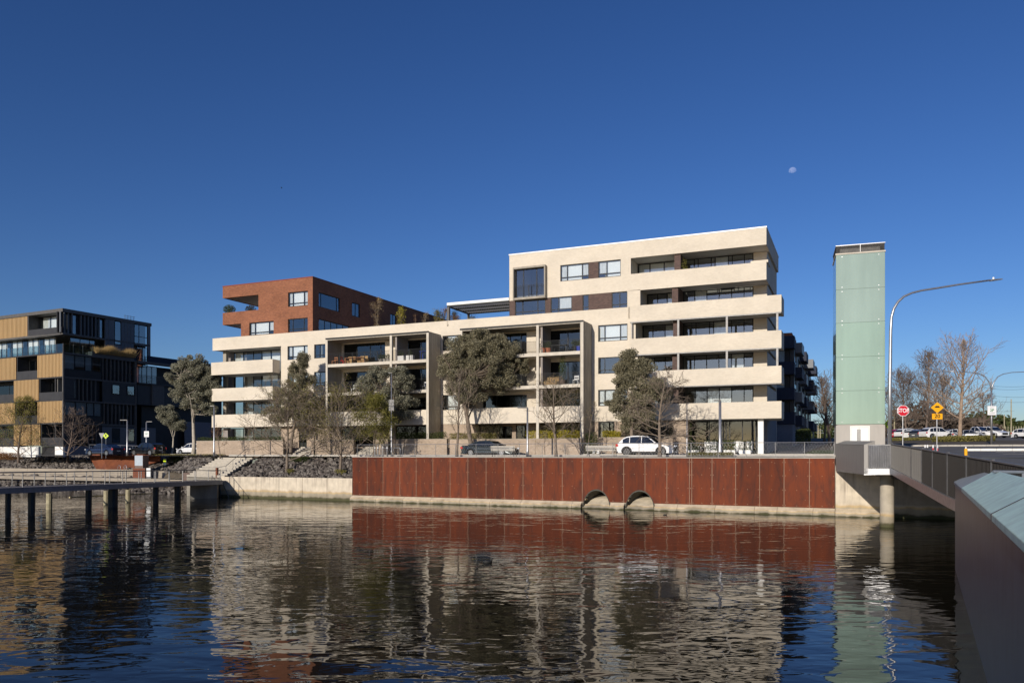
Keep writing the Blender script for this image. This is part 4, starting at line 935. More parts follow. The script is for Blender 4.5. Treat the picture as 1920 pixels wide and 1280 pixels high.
# ---------------------------------------------------------------- lift tower
TW=Frame(1567.5,59.0,18.7); tw=TW.empty('lift_tower',label='tall pale green glass tower with grey base and white door by the bridge',cat='tower')
tb=TW.lx(1659.5); M['tglass']=mat('green_backed_glass',(.285,.395,.315),.14,.14,.35,streak=(1.4,1,.25),coat=.6,spec=.6); M['tglass2']=mat('green_backed_glass_pale',(.295,.385,.325),.14,.14,.35,streak=(1.4,1,.25),coat=.6,spec=.6)
M['tbase']=mat('warm_grey_panel',(.40,.37,.33),.7,.1,1.5,streak=(1,1,.3))
zz=[6.67,9.17,11.68,14.22,16.72,19.30]
MB().box(.1,tb-.1,.08,3.5,3.6,19.2).build('core',M['tbase'],tw)
for i in range(5): 
    p=MB().box(.03,tb-.03,.0,.03,zz[i]+.006,zz[i+1]-.006).build('glass_panel',M['tglass2'] if i>2 else M['tglass'],tw,bevel=.004)
    g=MB()
    for xx in (.42,tb-.42):
        for z_ in (zz[i]+.16,zz[i+1]-.16): g.lathe([(.035,-.02),(.035,0)],10,(xx,0,z_),'y')
    g.build('fixings',M['steel'],p,kind='stuff')
    MB().box(.0,.03,.035,3.5,zz[i]+.012,zz[i+1]-.012).build('side_glass_panel',M['tglass'],tw); MB().box(tb-.03,tb,.035,3.5,zz[i]+.012,zz[i+1]-.012).build('side_glass_panel',M['tglass'],tw)
MB().box(-.04,tb+.04,-.04,3.55,19.31,19.42).build('top_ring',M['frameedge'],tw)
g=MB(); 
for i in range(6): g.box(.02,tb-.02,.02,.06,19.47+i*.085,19.50+i*.085); g.box(.02,.06,.06,3.5,19.47+i*.085,19.50+i*.085); g.box(tb-.06,tb-.02,.06,3.5,19.47+i*.085,19.50+i*.085)
g.build('louvre_slats',M['fin'],tw); MB().box(.3,tb-.3,.4,3.2,19.44,19.9).build('plant_box',M['steeld'],tw)
MB().box(-.02,tb+.02,.0,3.5,19.97,20.02).build('louvre_cap',M['steel'],tw); MB().box(tb/2-.02,tb/2+.02,-.0,.019,19.44,19.97).build('louvre_post',M['white'],tw)
d0,d1=TW.lx(1593.7),TW.lx(1631)
MB().box(.0,d0-.01,.0,.075,3.6,6.62).build('base_panel',M['tbase'],tw); MB().box(d1+.01,tb,.0,.075,3.6,6.62).build('base_panel',M['tbase'],tw)
fr=MB(); fr.box(d0,d0+.07,-.01,.075,3.6,6.55); fr.box(d1-.07,d1,-.01,.075,3.6,6.55); fr.box(d0+.071,d1-.071,-.01,.075,6.46,6.55); df=fr.build('door_frame',M['plant'],tw)
dm=d0+(d1-d0)*.46
l1=MB().box(d0+.08,dm-.01,.01,.07,3.6,6.45).build('door',M['plant'],tw); l2=MB().box(dm+.01,d1-.08,.01,.07,3.6,6.45).build('door',M['plant'],tw)
MB().box(dm-.13,dm-.03,-.002,.009,4.6,6.3).build('vent',M['steeld'],l1); MB().box(dm+.02,dm+.1,-.002,.009,4.6,6.3).build('vent',M['steeld'],l2)
MB().box(d1-.2,d1-.15,-.04,.0,5.2,5.35).build('door_handle',M['steeld'],l2)
# ---------------------------------------------------------------- viewing platform, footbridge, parapet wall in front
pA=PW(1567,56.6); pB=PW(1620,47.0); pC=PW(1672,46.2)
pf=empty('viewing_platform',(0,0,0),label='grey viewing platform with slatted railing standing on one round concrete pier',cat='platform')
M['gperf']=mat('perforated_grey_metal',(.29,.275,.255),.6,.15,2,metal=.15,streak=(6,6,.3)); M['gperf_shade']=mat('ribbed_metal_shade',(.055,.053,.052),.5,.12,2,metal=.4,streak=(6,6,.3))  # second metal is a darker copy: shadow on the nearer bridge panels coloured in
def vpanel(p,q,zb0,zt0,zb1,zt1,t,name,m,parent,bevel=0):
    n=Vector((-(q-p).y,(q-p).x,0)).normalized()*t
    P=[p+Vector((0,0,zb0)),q+Vector((0,0,zb1)),q+Vector((0,0,zt1)),p+Vector((0,0,zt0))]; P2=[x+n for x in P]
    return MB().add(P+P2,[(0,1,2,3),(7,6,5,4),(0,4,5,1),(1,5,6,2),(2,6,7,3),(3,7,4,0)]).build(name,m,parent,bevel=bevel)
vpanel(pA,pB,3.42,5.18,3.26,5.02,.12,'solid_parapet',M['gperf'],pf)
capw=Vector((.7,.1,0)); MB().add([pA+Vector((0,0,5.2)),pB+Vector((0,0,5.04)),pB+capw+Vector((0,0,5.26)),pA+capw+Vector((0,0,5.42)),pA+Vector((0,0,5.15)),pB+Vector((0,0,4.99)),pB+capw+Vector((0,0,5.0)),pA+capw+Vector((0,0,5.1))],[(0,1,2,3),(7,6,5,4),(0,4,5,1),(1,5,6,2),(2,6,7,3),(3,7,4,0)]).build('parapet_cap',M['conc'],pf)
vpanel(pB,pB+(pC-pB)*.16,3.3,5.04,3.3,5.04,.12,'corner_post',M['gperf'],pf)
for i in range(13):
    t=.2+.76*i/12; c=pB+(pC-pB)*t; MB().box(c.x-.03,c.x+.03,c.y-.03,c.y+.06,3.62,5.0).build('slat',M['steel'],pf)
vpanel(pB+(pC-pB)*.17,pC,4.98,5.05,4.98,5.05,.08,'top_rail',M['steeld'],pf); vpanel(pB,pC,3.22,3.62,3.30,3.66,.2,'fascia',M['steel'],pf)
MB().add([Vector((p.x,p.y,z)) for z in (3.25,3.5) for p in (pA,pB+Vector((.02,.02,0)),pC,PW(1700,55))],[(3,2,1,0),(4,5,6,7),(0,1,5,4),(1,2,6,5),(2,3,7,6),(3,0,4,7)]).build('platform_slab',M['conc'],pf)
pp=PW(1663,48.7); M['pier']=streaky('pier_concrete',(.44,.39,.31),(.2,.17,.13),z0=0,z1=3,tide=True,amount=.3)
MB().lathe([(.41,-.9),(.41,.1),(.40,3.3)],28,pp).build('round_pier',M['pier'],pf,smooth=False)
br=empty('footbridge',(0,0,0),label='ribbed metal footbridge parapet with shade in its panel colour sloping down from the platform towards the viewer',cat='bridge')
bd=(PW(1790,32)-pC); 
def bridgept(k): return pC+bd*k
ks=[]
def kpx(px): m=(px-CX)/F; return (pC.x-m*pC.y)/(m*bd.y-bd.x)
kk=[0]+[kpx(x) for x in (1710,1729.4,1750,1778,1814,1861,1925)]+[2.2,2.9]
zt=lambda k:5.09-.59*k; zb=lambda k:3.70-1.0*k if k<1 else 2.70-.75*(k-1)
for i in range(len(kk)-1):
    k0,k1=kk[i],kk[i+1]; p,q_=bridgept(k0),bridgept(k1); m=M['gperf'] if i<2 else M['gperf_shade']
    L=(q_-p).length; g=MB(); n=max(3,int(L/.16)); nn=Vector((-bd.y,bd.x,0)).normalized(); dd=bd.normalized()
    nl=Vector((bd.y,-bd.x,0)).normalized(); nl=nl if nl.x<0 else -nl
    for j in range(n):
        t0=k0+(k1-k0)*(j+.1)/n; t1=k0+(k1-k0)*(j+.75)/n; a,b=bridgept(t0),bridgept(t1); 
        for (u,v,off,dp) in ((a,b,0,.05),):
            P=[u+Vector((0,0,zb(t0))),v+Vector((0,0,zb(t1))),v+Vector((0,0,zt(t1)-.05)),u+Vector((0,0,zt(t0)-.05))]; P2=[x-nl*.05 for x in P]
            g.add([x+nl*.03 for x in P]+P2,[(0,1,2,3),(3,2,1,0),(0,4,5,1),(1,5,6,2),(2,6,7,3),(3,7,4,0)])
    P=[p+Vector((0,0,zb(k0))),q_+Vector((0,0,zb(k1))),q_+Vector((0,0,zt(k1)-.04)),p+Vector((0,0,zt(k0)-.04))]; g.add([x-nl*.055 for x in P],[(0,1,2,3)])
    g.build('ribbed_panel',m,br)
    MB().box(p.x-.05,p.x+.05,p.y-.04,p.y+.04,zb(k0),zt(k0)+.03).build('panel_post',M['steeld'],br)
    g=MB(); g.bar(p+Vector((0,0,zt(k0)-.02)),q_+Vector((0,0,zt(k1)-.02)),.12,.05); g.build('top_rail',M['steeld'],br)
k0,k1=0,kk[-1]
g=MB()
for i in range(len(kk)-1):
    a,b=bridgept(kk[i]),bridgept(kk[i+1]); h0=.35+.11*kk[i]; h1=.35+.11*kk[i+1]
    P=[a+Vector((0,0,zb(kk[i])-h0)),b+Vector((0,0,zb(kk[i+1])-h1)),b+Vector((0,0,zb(kk[i+1])-.01)),a+Vector((0,0,zb(kk[i])-.01))]
    g.add([x+nl*.12 for x in P]+[x-nl*.2 for x in P],[(0,1,2,3),(7,6,5,4),(0,4,5,1),(2,6,7,3)])
g.build('fascia_beam',M['steel'],br)
a=bridgept(-.58)-nl*.3; b=bridgept(2.9)-nl*.3; w_=Vector((15,-2,0))
MB().add([Vector((p.x,p.y,z)) for z in (3.0,) for p in (b,b+w_,a+w_+Vector((4,2,0)),a)]+[Vector((p.x,p.y,z)) for p,z in ((b,4.0),(b+w_,4.0),(a+w_+Vector((4,2,0)),4.21),(a,4.19))],[(3,2,1,0),(4,5,6,7),(0,1,5,4),(1,2,6,5),(2,3,7,6),(3,0,4,7)]).build('bridge_deck',M['asphalt'],br)
# foreground parapet wall
E0=Vector((17.4,31.0,0)); fd=Vector((-8,-15.4,0)).normalized(); fn=Vector((-fd.y,fd.x,0)); fn=fn if fn.x>0 else -fn
fw=empty('parapet_wall',(E0.x,E0.y,0),math.atan2(fd.y,fd.x),label='big grey concrete parapet wall with pale teal sloping cap in the near right corner',cat='wall')
# local: x towards the viewer, y: left of travel; the right-hand side (away) is sg
yl=Vector((-fd.y,fd.x,0)); sg=1 if yl.dot(fn)>0 else -1
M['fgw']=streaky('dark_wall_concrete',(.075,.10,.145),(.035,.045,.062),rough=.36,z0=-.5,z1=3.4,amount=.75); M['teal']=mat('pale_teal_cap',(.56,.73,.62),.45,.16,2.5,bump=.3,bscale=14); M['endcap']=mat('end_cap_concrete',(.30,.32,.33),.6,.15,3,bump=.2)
def sw(x0,x1,prof,name,m,bevel=0):
    n=len(prof); g=MB(); g.add([(x0,y*sg,z) for y,z in prof]+[(x1,y*sg,z) for y,z in prof],[list(range(n)),list(range(n,2*n))[::-1]]+[((i+1)%n,i,i+n,(i+1)%n+n) for i in range(n)])
    if sg>0: pass
    return g.build(name,m,fw,bevel=bevel)
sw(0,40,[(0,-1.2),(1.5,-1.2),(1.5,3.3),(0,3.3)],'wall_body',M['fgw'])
for x0,x1 in ((0,6.9),): sw(x0,x1,[(-.04,3.32),(1.54,3.32),(1.54,3.62),(.8,3.86),(-.04,3.42)],'end_cap',M['endcap'],.01)
MB().box(18.9,19.2,*sorted((-.03*sg,1.4*sg)),3.3,3.4).build('joint_backing',M['dark'],fw)
sw(18.98,19.08,[(-.055,3.326),(1.5,3.326),(1.5,3.725),(.85,4.006),(-.055,3.455)],'joint_strip',M['dark'])
for x0,x1 in ((6.93,18.98),(19.08,40)): sw(x0,x1,[(-.05,3.325),(1.55,3.325),(1.55,3.72),(.85,4.0),(-.05,3.45)],'cap_slab',M['teal'],.012)
pr_=empty('pipe_rail',(0,0,0),label='thin blue grey pipe rail just behind the teal capped wall',cat='railing')
a=PW(1862,23,4.0); b=PW(2050,23,3.95); MB().tube([a,b],.045,8).build('rail',M['deckbeam'],pr_); 
for t in (.3,.8): p=a.lerp(b,t); MB().tube([p,p-Vector((0,0,1.6))],.035,8).build('rail_post',M['deckbeam'],pr_)
# ---------------------------------------------------------------- trees
def curve_pts(p,d,L,n,rr,wob,up):
    pts=[p.copy()]; d=d.normalized()
    for i in range(n):
        d=(d+Vector((rr.gauss(0,wob),rr.gauss(0,wob),rr.gauss(0,wob)+up))).normalized(); p=p+d*(L/n); pts.append(p.copy())
    return pts,d
def at(pts,t):
    x=t*(len(pts)-1); i=min(int(x),len(pts)-2); return pts[i].lerp(pts[i+1],x-i),(pts[i+1]-pts[i]).normalized()
def perp(d,rr): 
    v=Vector((rr.gauss(0,1),rr.gauss(0,1),rr.gauss(0,1))); v=v-d*v.dot(d); return v.normalized()
def make_tree(name,base,H,seed,r0=.14,clear=.2,spread=.33,limbs=18,subs=7,twigs=4,elev=(10,45),taper_top=.15,bark='barkr',lean=(0,0),prof=None,leaf=None,leafn=0,leafs=(.08,.14),leafr=.35,tw=.010,label='',group=None,fork=0,twiglen=.9,up=.10,crown_only_ends=True,bias=None,shape=None,lsub=1.0):
    rr=random.Random(seed); t=empty(name,base,label=label,cat='tree',group=group)
    prof=prof or (lambda u: math.sin(math.pi*min(1,.25+.75*u))**.8)
    TR=MB(); BRN=MB(); LF=MB(); tips=[]
    d0=Vector((lean[0],lean[1],1)).normalized()
    trunk,_=curve_pts(Vector((0,0,-.3)),d0,H*(.93 if not fork else .5)+.3,9,rr,.05,.03)
    n=len(trunk); rs=[r0*(1-(1-taper_top)*(i/(n-1))**.9)*(1.25 if i==0 else 1) for i in range(n)]
    TR.tube(trunk,rs,8)
    limb_src=[]
    if fork:
        for k in range(fork):
            az=2*math.pi*(k+rr.random()*.6)/fork; dd=Vector((math.cos(az)*.42,math.sin(az)*.42,1)); p,_d=at(trunk,rr.uniform(.55,.95))
            pts,_=curve_pts(p,dd,H*rr.uniform(.5,.62),7,rr,.10,.05); TR.tube(pts,[r0*.55*(1-.85*(i/7)) for i in range(8)],6); limb_src.append(pts)
    for i in range(limbs):
        u=(i+rr.random())/limbs
        if fork and rr.random()<.85: src=rr.choice(limb_src); p,dd=at(src,.15+.85*u)
        else: src=trunk; p,dd=at(src,clear+(1-clear)*u)
        az=i*2.399+rr.uniform(-.4,.4); hz=Vector((math.cos(az),math.sin(az),0))
        if bias: hz=(hz+Vector(bias)*rr.random()).normalized()
        e=R(rr.uniform(*elev)+25*u); L=H*spread*prof(u)*rr.uniform(.75,1.15)
        dr=hz*math.cos(e)+Vector((0,0,math.sin(e))); lp,_=curve_pts(p,dr,L,5,rr,.11,up)
        rb=max(tw*1.6,r0*.34*(L/(H*spread))**.8*(1-.5*u)); BRN.tube(lp,[max(tw,rb*(1-.8*j/5)) for j in range(6)],5,cap=False)
        for j in range(subs):
            s=(j+rr.random())/subs*.8+.2; q,qd=at(lp,s); sd=(qd*.8+perp(qd,rr)*.9+Vector((0,0,.15))).normalized()
            L2=L*rr.uniform(.28,.5)*(1.15-.5*s)*1.15; sp,_=curve_pts(q,sd,L2,3,rr,.15,up*.8)
            r2=max(tw*1.05,rb*.38); BRN.tube(sp,[r2,r2*.85,r2*.6,tw*.8],4,cap=False); tips.append(sp[-1]); tips.append(sp[2])
            for k in range(twigs):
                s2=(k+rr.random())/twigs*.85+.15; q2,qd2=at(sp,s2); td=(qd2*.9+perp(qd2,rr)*.75).normalized()
                tp,_=curve_pts(q2,td,L2*rr.uniform(.3,.6)*twiglen,2,rr,.2,up); BRN.tube(tp,[tw*.9,tw*.75,tw*.45],3,cap=False); tips.append(tp[-1])
    TR.build('trunk',M[bark],t,smooth=True); BRN.build('branches',M[bark],t,smooth=False)
    if leaf:
        per=max(1,int(leafn/max(1,len(tips))))
        for tip in tips:
            if rr.random()>lsub: continue
            k=rr.uniform(.3,1.7)
            for _ in range(max(1,int(per*k+rr.random()))):
                p=tip+Vector((rr.gauss(0,leafr),rr.gauss(0,leafr),rr.gauss(0,leafr*.75))); leafq(LF,p,rr.uniform(*leafs),rr)
        LF.build('crown',M[leaf],t)
    return t
def tb_at(px,b,fr=WL,dz=0): p=fr.P(px,b); p.z=gz(p)+dz; return p
def hgt(py,p): return CH-(py-HY)*p.y/F-p.z
def crown_tree(name,base,H,seed,clumps,cs,leaf,bark,r0,label,leafs=(.10,.19),per=95,lean=(0,0),clear=.3,group=None,fork=3):
    """evergreen: clumps = list of (dx,z,rx,rz) ellipses (metres from the base, across the view) filled with small clumps of leaves, limbs running to them"""
    rr=random.Random(seed); t=empty(name,base,label=label,cat='tree',group=group); TR=MB(); BRN=MB(); LF=MB()
    top=max(z+rz for _,z,_,rz in clumps)
    trunk,_=curve_pts(Vector((0,0,-.3)),Vector((lean[0],lean[1],1)),top*.55+.3,7,rr,.05,.02); TR.tube(trunk,[r0*(1.2 if i==0 else 1)*(1-.5*i/7) for i in range(8)],8)
    forks=[]
    for k in range(fork):
        az=2*math.pi*(k+.5*rr.random())/fork; p,_d=at(trunk,rr.uniform(.45,1)); pts,_=curve_pts(p,Vector((math.cos(az)*.4,math.sin(az)*.4,1)),top*.34,6,rr,.09,.04); TR.tube(pts,[r0*.38*(1-.8*i/6) for i in range(7)],6); forks.append(pts)
    nodes_=[p for f in forks for p in f]+trunk[4:]
    for (dx,z,rx,rz) in clumps:
        nb=int(cs*3.5*rx*rz)+8
        for i in range(nb):
            v=Vector((rr.gauss(0,1),rr.gauss(0,1),rr.gauss(0,1))).normalized()*(rr.random()**.42)
            c=Vector((dx+v.x*rx,v.y*rx*.95,z+v.z*rz)); 
            nd=min(nodes_,key=lambda q:(q-c).length+max(0,q.z-c.z)*2); mid=nd.lerp(c,.55)+Vector((0,0,-.12*(c-nd).length))
            L=(c-nd).length; BRN.tube([nd,mid,c],[max(.012,.010+.008*L),max(.01,.008+.005*L),.006],4,cap=False)
            s=rr.uniform(.25,.72); n=int(per*3.7*s*s*4*rr.uniform(.6,1.2))
            for _ in range(n):
                w_=Vector((rr.gauss(0,1),rr.gauss(0,1),rr.gauss(0,1))).normalized()*(rr.random()**.5)
                leafq(LF,c+Vector((w_.x*s,w_.y*s,w_.z*s*.8)),rr.uniform(*leafs),rr)
    TR.build('trunk',M[bark],t,smooth=True); BRN.build('branches',M[bark],t); LF.build('crown',M[leaf],t); return t
def clump_px(base,lst):
    lst=[(a,b,c*1.1,d*1.08) for a,b,c,d in lst]   # clump list given as (px,py,rx_px,ry_px) at the tree's own distance
    s=F/base.y; bx=CX+base.x*s
    return [((px-bx)/s,CH-(py-HY)/s-base.z,rx/s,ry/s) for px,py,rx,ry in lst]
# evergreens
p=tb_at(362,9.5); crown_tree('gum_tree',p,12,1,clump_px(p,[(356,697,30,26),(338,718,24,28),(385,705,24,24),(345,745,22,18),(375,735,26,22),(398,735,18,20),(362,680,20,14),(385,765,22,10),(400,700,12,16)]),3.0,'lgum','barkl',.27,'tall grey green gum tree with a pale forked trunk left of the cream building',per=95,lean=(.0,0),fork=4)
p=tb_at(322,10.5); crown_tree('gum_tree',p,6,2,clump_px(p,[(318,783,17,13),(312,770,12,10),(335,800,14,9),(305,778,8,8)]),3.2,'lgum','barkl',.13,'small grey green gum tree left of the tall gum')
p=tb_at(545,7.5); crown_tree('evergreen_tree',p,11,3,clump_px(p,[(566,672,9,15),(560,690,17,16),(566,715,24,18),(548,742,34,20),(575,748,30,20),(540,770,38,16),(578,775,26,16),(520,778,22,12)]),2.5,'lbrown','bark',.2,'tall pointed brown green evergreen behind the bare tree on the rock bank',per=80)
p=tb_at(742,7.5); crown_tree('evergreen_tree',p,10,4,clump_px(p,[(710,705,26,17),(752,700,22,16),(695,722,22,14),(745,722,30,14),(722,745,40,12),(760,755,20,12),(715,765,26,11),(740,780,30,10)]),2.6,'lgum','bark',.2,'grey brown evergreen with a leaning trunk in front of the left balcony frame',lean=(-.12,0),per=80)
p=tb_at(886,8.0); crown_tree('evergreen_tree',p,14,5,clump_px(p,[(900,650,40,28),(868,660,34,28),(940,660,40,26),(958,685,30,22),(900,690,52,24),(855,695,28,24),(920,715,52,18),(862,728,26,16),(845,680,14,20),(880,745,24,10),(950,718,26,12),(905,640,36,20),(880,680,34,20),(930,700,30,18)]),2.9,'lbrown','bark',.26,'largest round crowned brown green evergreen in front of the right balcony frame',per=85,fork=5)
p=tb_at(1184,7.0); crown_tree('evergreen_tree',p,10,6,clump_px(p,[(1180,672,10,14),(1176,695,18,18),(1208,690,18,18),(1172,722,24,18),(1212,722,26,18),(1160,758,22,18),(1200,752,30,18),(1232,735,16,18),(1180,785,22,14),(1215,785,24,16)]),2.8,'lbrown','bark',.2,'dark evergreen with twin peaks above the white suv',per=85)
# semi bare and bare trees
OK_=lambda u: math.sin(math.pi*min(1,.3+.7*u))**.7
con=lambda u: (1-u)**.75*.95+.12
def bt(px,b,top,seed,fr=WL,z=None,**k):
    p=fr.P(px,b); p.z=gz(p) if z is None else z; H=hgt(top,p); return make_tree(k.pop('name','bare_tree'),p,H,seed,**k)
bt(537,1.6,712,21,z=2.5,r0=.17,clear=.16,spread=.60,limbs=30,subs=9,twigs=6,elev=(8,35),prof=con,leaf='lolive',leafn=7000,leafs=(.06,.12),leafr=.14,lsub=.7,bark='bark',label='wide half bare tree with few olive leaves on the dark rock bank',tw=.016)
bt(638,1.6,735,22,z=2.5,r0=.16,clear=.2,spread=.62,limbs=24,subs=8,twigs=5,elev=(12,45),leaf='lolive',leafn=8000,leafs=(.08,.15),leafr=.22,lsub=.85,bark='bark',tw=.016,label='olive leaved tree beside the left end of the rust red wall')
bt(700,4.0,745,23,r0=.12,clear=.22,spread=.42,limbs=16,subs=7,twigs=5,leaf='lyellow',leafn=14000,leafs=(.08,.15),leafr=.24,bark='bark',label='feathery yellow green tree behind the bike hoops')
bt(127,7.5,765,24,z=3.0,r0=.17,clear=.2,spread=.62,limbs=18,subs=8,twigs=5,elev=(5,35),prof=lambda u:(1-u)**.5,bark='barkr',bias=(.6,0,0),label='leafless tree with long right hand branches on the left rock bank',tw=.012)
bt(35,7.5,740,25,z=3.0,r0=.17,clear=.15,spread=.5,limbs=20,subs=8,twigs=5,elev=(8,40),prof=con,leaf='lyellow',leafn=9000,leafs=(.08,.15),leafr=.22,lsub=.9,bark='barkr',label='half bare olive tree at the left edge of the photo')
bt(-22,8.5,770,35,z=3.0,r0=.15,clear=.15,spread=.5,limbs=16,subs=7,twigs=4,leaf='lolive',leafn=6000,leafs=(.08,.14),leafr=.25,bark='barkr',label='bushy olive tree cut by the left edge of the photo')
bt(857,3.8,690,26,r0=.13,clear=.24,spread=.36,limbs=18,subs=8,twigs=5,elev=(25,60),leaf='lbrown',leafn=500,leafs=(.05,.09),leafr=.12,lsub=.3,bark='bark',label='leafless tree just left of the dark sedan')
bt(1043,3.6,700,27,r0=.15,clear=.22,spread=.42,limbs=22,subs=8,twigs=5,elev=(12,50),leaf='lolive',leafn=900,leafs=(.05,.10),leafr=.12,lsub=.45,bark='bark',label='leafless tree between the dark sedan and the white suv')
bt(1237,2.6,690,28,r0=.17,clear=.22,spread=.46,limbs=26,subs=8,twigs=5,elev=(-8,22),prof=lambda u:(1-u)**.5+.1,bark='bark',bias=(.35,0,0),label='leafless tree with long level branches in front of the white suv',tw=.012,up=.0)
bt(413,4.5,800,29,fr=WL,r0=.07,clear=.35,spread=.4,limbs=9,subs=5,twigs=4,leaf='lrust',leafn=500,leafs=(.08,.15),leafr=.15,bark='bark',label='small young tree with russet leaves by the steps')
bt(1022,4.6,806,30,r0=.05,clear=.4,spread=.4,limbs=8,subs=4,twigs=3,leaf='lolive',leafn=260,leafs=(.06,.1),leafr=.12,bark='bark',label='thin sapling left of the leafless tree by the long garden wall')
bt(1102,6.6,742,31,r0=.05,clear=.15,spread=.22,limbs=12,subs=5,twigs=3,leaf='lolive',leafn=500,leafs=(.06,.1),leafr=.12,lsub=.6,bark='bark',label='slender sapling against the right side wall of the balcony frame')
bt(590,5.6,752,36,r0=.1,clear=.2,spread=.36,limbs=14,subs=6,twigs=4,leaf='lolive',leafn=3500,leafs=(.08,.14),leafr=.2,bark='bark',label='loose olive tree between the two rock bank trees')
# the far street and car park trees
def ft(px,Y,top,seed,**k): p=PW(px,Y); p.z=gz(p); return make_tree('bare_tree',p,hgt(top,p),seed,**k)
ft(1557,96,703,40,r0=.24,clear=.22,spread=.42,limbs=30,subs=8,twigs=5,elev=(35,65),bark='barkr',tw=.018,label='large leafless street tree with steep branches left of the green tower')
ft(1546,118,745,41,r0=.2,clear=.25,spread=.4,limbs=18,subs=7,twigs=4,elev=(30,60),bark='barkr',tw=.02,leaf='lgreen',leafn=900,leafs=(.15,.25),label='smaller street tree behind the large leafless one left of the tower')
ft(1800,112,628,42,r0=.32,clear=.2,spread=.40,limbs=30,subs=9,twigs=6,elev=(18,55),bark='barkp',tw=.018,label='tallest leafless plane tree on the green island in the car park')
ft(1735,140,655,43,r0=.22,clear=.15,spread=.40,limbs=38,subs=9,twigs=6,elev=(25,60),bark='barkr',tw=.022,label='leafless tree behind the yellow hump sign')
ft(1700,142,690,44,r0=.2,clear=.15,spread=.44,limbs=36,subs=9,twigs=6,elev=(20,60),bark='barkr',tw=.022,label='leafless tree behind the stop sign')
ft(1768,150,700,45,r0=.2,clear=.15,spread=.46,limbs=34,subs=9,twigs=6,elev=(20,60),bark='barkr',tw=.022,label='leafless tree between the hump sign and the tallest plane tree')
ft(1668,150,728,46,r0=.2,clear=.2,spread=.5,limbs=22,subs=8,twigs=5,elev=(20,60),bark='barkr',tw=.022,label='low leafless tree just right of the green tower')
ft(1845,150,735,47,r0=.2,clear=.15,spread=.5,limbs=22,subs=8,twigs=5,elev=(10,45),bark='barkr',tw=.022,label='low leafless tree behind the double arm lamp')
def mass(name,label,lst,leaf,seed,n,s,Yd=12):
    rr=random.Random(seed); g=MB()
    for px,Y,top,hw in lst:
        c=PW(px,Y); z0=gz(c); ht=CH-(top-HY)*Y/F-z0; w_=hw*Y/F
        for _ in range(n):
            u=rr.uniform(-1,1); hh=ht*(1-.75*u*u); v=rr.random()**.7; leafq(g,Vector((c.x+u*w_*(1-.25*v),c.y+rr.uniform(-Yd,Yd)*.3,z0+v*hh*rr.uniform(.85,1))),rr.uniform(*s),rr,asp=.8)
    return tag(g.build(name,M[leaf]),label,'trees',kind='stuff')
mass('thicket','brown winter thicket of bare trees behind the car park',[(1690,175,758,30),(1725,180,748,30),(1760,178,756,30),(1790,182,772,30),(1830,180,780,28),(1700,185,790,40),(1770,185,792,50),(1850,190,792,30),(1665,180,790,25)],'lwood',1,1500,(.35,.9))
mass('far_wood','dark green far wood on the horizon at the right',[(1805,330,785,40),(1838,340,770,14),(1870,350,777,40),(1905,340,790,40),(1950,340,775,30),(1900,310,800,60),(1985,330,780,50),(2060,330,776,60)],'lgreen',2,1500,(1.2,2.4),30)
mass('street_trees','green far trees closing the view down the side street',[(1520,240,800,14),(1536,260,792,16),(1555,250,790,16),(1515,210,792,8)],'lgreen',3,700,(.5,1.2),20)
mass('far_wood','far wood seen low between the left buildings and beyond the left edge',[(330,330,815,60),(-60,330,800,120)],'lwood',4,1200,(1.2,2.4),30)
# ---------------------------------------------------------------- hedges, shrubs, planting
def shrub(name,label,fr,p0,p1,b,zlo,zhi,leaf,n,s=(.07,.14),dep=.5,seed=1,cat='shrub',group=None,wave=.3,kind=None):
    rr=random.Random(seed); g=MB(); a0=fr.lx(p0,b); a1=fr.lx(p1,b)
    for _ in range(n):
        u=rr.random(); a=a0+(a1-a0)*u; h=(zhi-zlo)*(1-wave*(.5+.5*math.sin(a*2.7+seed))*rr.random()); c=rr.random()**.8
        leafq(g,Vector((a,b+rr.uniform(-dep,dep),zlo+h*c)),rr.uniform(*s),rr)
    o=g.build(name,M[leaf],loc=(fr.Ox,fr.Oy,0)); o.rotation_euler=(0,0,-fr.th); return tag(o,label,cat,group,kind)
shrub('hedge','low green hedge on top of the leftmost garden wall',BM,374,530,-2.3,5.8,6.45,'lhedge',5000,seed=2)
shrub('hedge','dense green hedge behind the shaded garden wall',BM,738,836,-2.2,5.8,6.75,'lhedge',3800,seed=3)
shrub('hedge','yellow green hedge behind the dark sedan',BM,845,932,-2.2,5.8,6.6,'lolive',3800,seed=4)
shrub('shrub','bright yellow green shrubs on the garden wall behind the bare tree',BM,988,1088,-2.1,5.8,6.8,'lyel',4200,seed=5)
shrub('shrub','yellow shrubs under the ground floor window behind the white suv',BM,1131,1164,-1.0,5.9,6.7,'lyel',1700,seed=6)
shrub('ivy','dark ivy screen hanging in the ground floor opening of the right frame',BM,1012,1088,-1.6,5.9,8.0,'ldark',5600,seed=7,dep=.25,wave=.1,cat='ivy')
shrub('ivy','dark ivy screen on the balcony above the ground floor of the right frame',BM,1012,1088,-2.0,9.0,11.1,'ldark',5200,seed=8,dep=.25,wave=.1,cat='ivy')
shrub('ivy','dark ivy filling the opening above the left garden wall',BM,618,728,-1.8,6.0,8.0,'ldark',5600,seed=9,dep=.25,wave=.1,cat='ivy')
shrub('ivy','dark ivy screen on the first balcony of the left frame',BM,618,690,-1.8,9.0,11.0,'ldark',4200,seed=19,dep=.25,wave=.1,cat='ivy')
shrub('ivy','dark ivy behind the trunk of the largest evergreen',BM,893,940,-1.8,6.2,7.6,'ldark',2600,seed=10,dep=.25,wave=.1,cat='ivy')
shrub('shrub','leafy climbing shrub left of the shopfront glass',BM,1264,1297,.6,4.4,7.5,'lhedge',4200,seed=11,dep=.35)
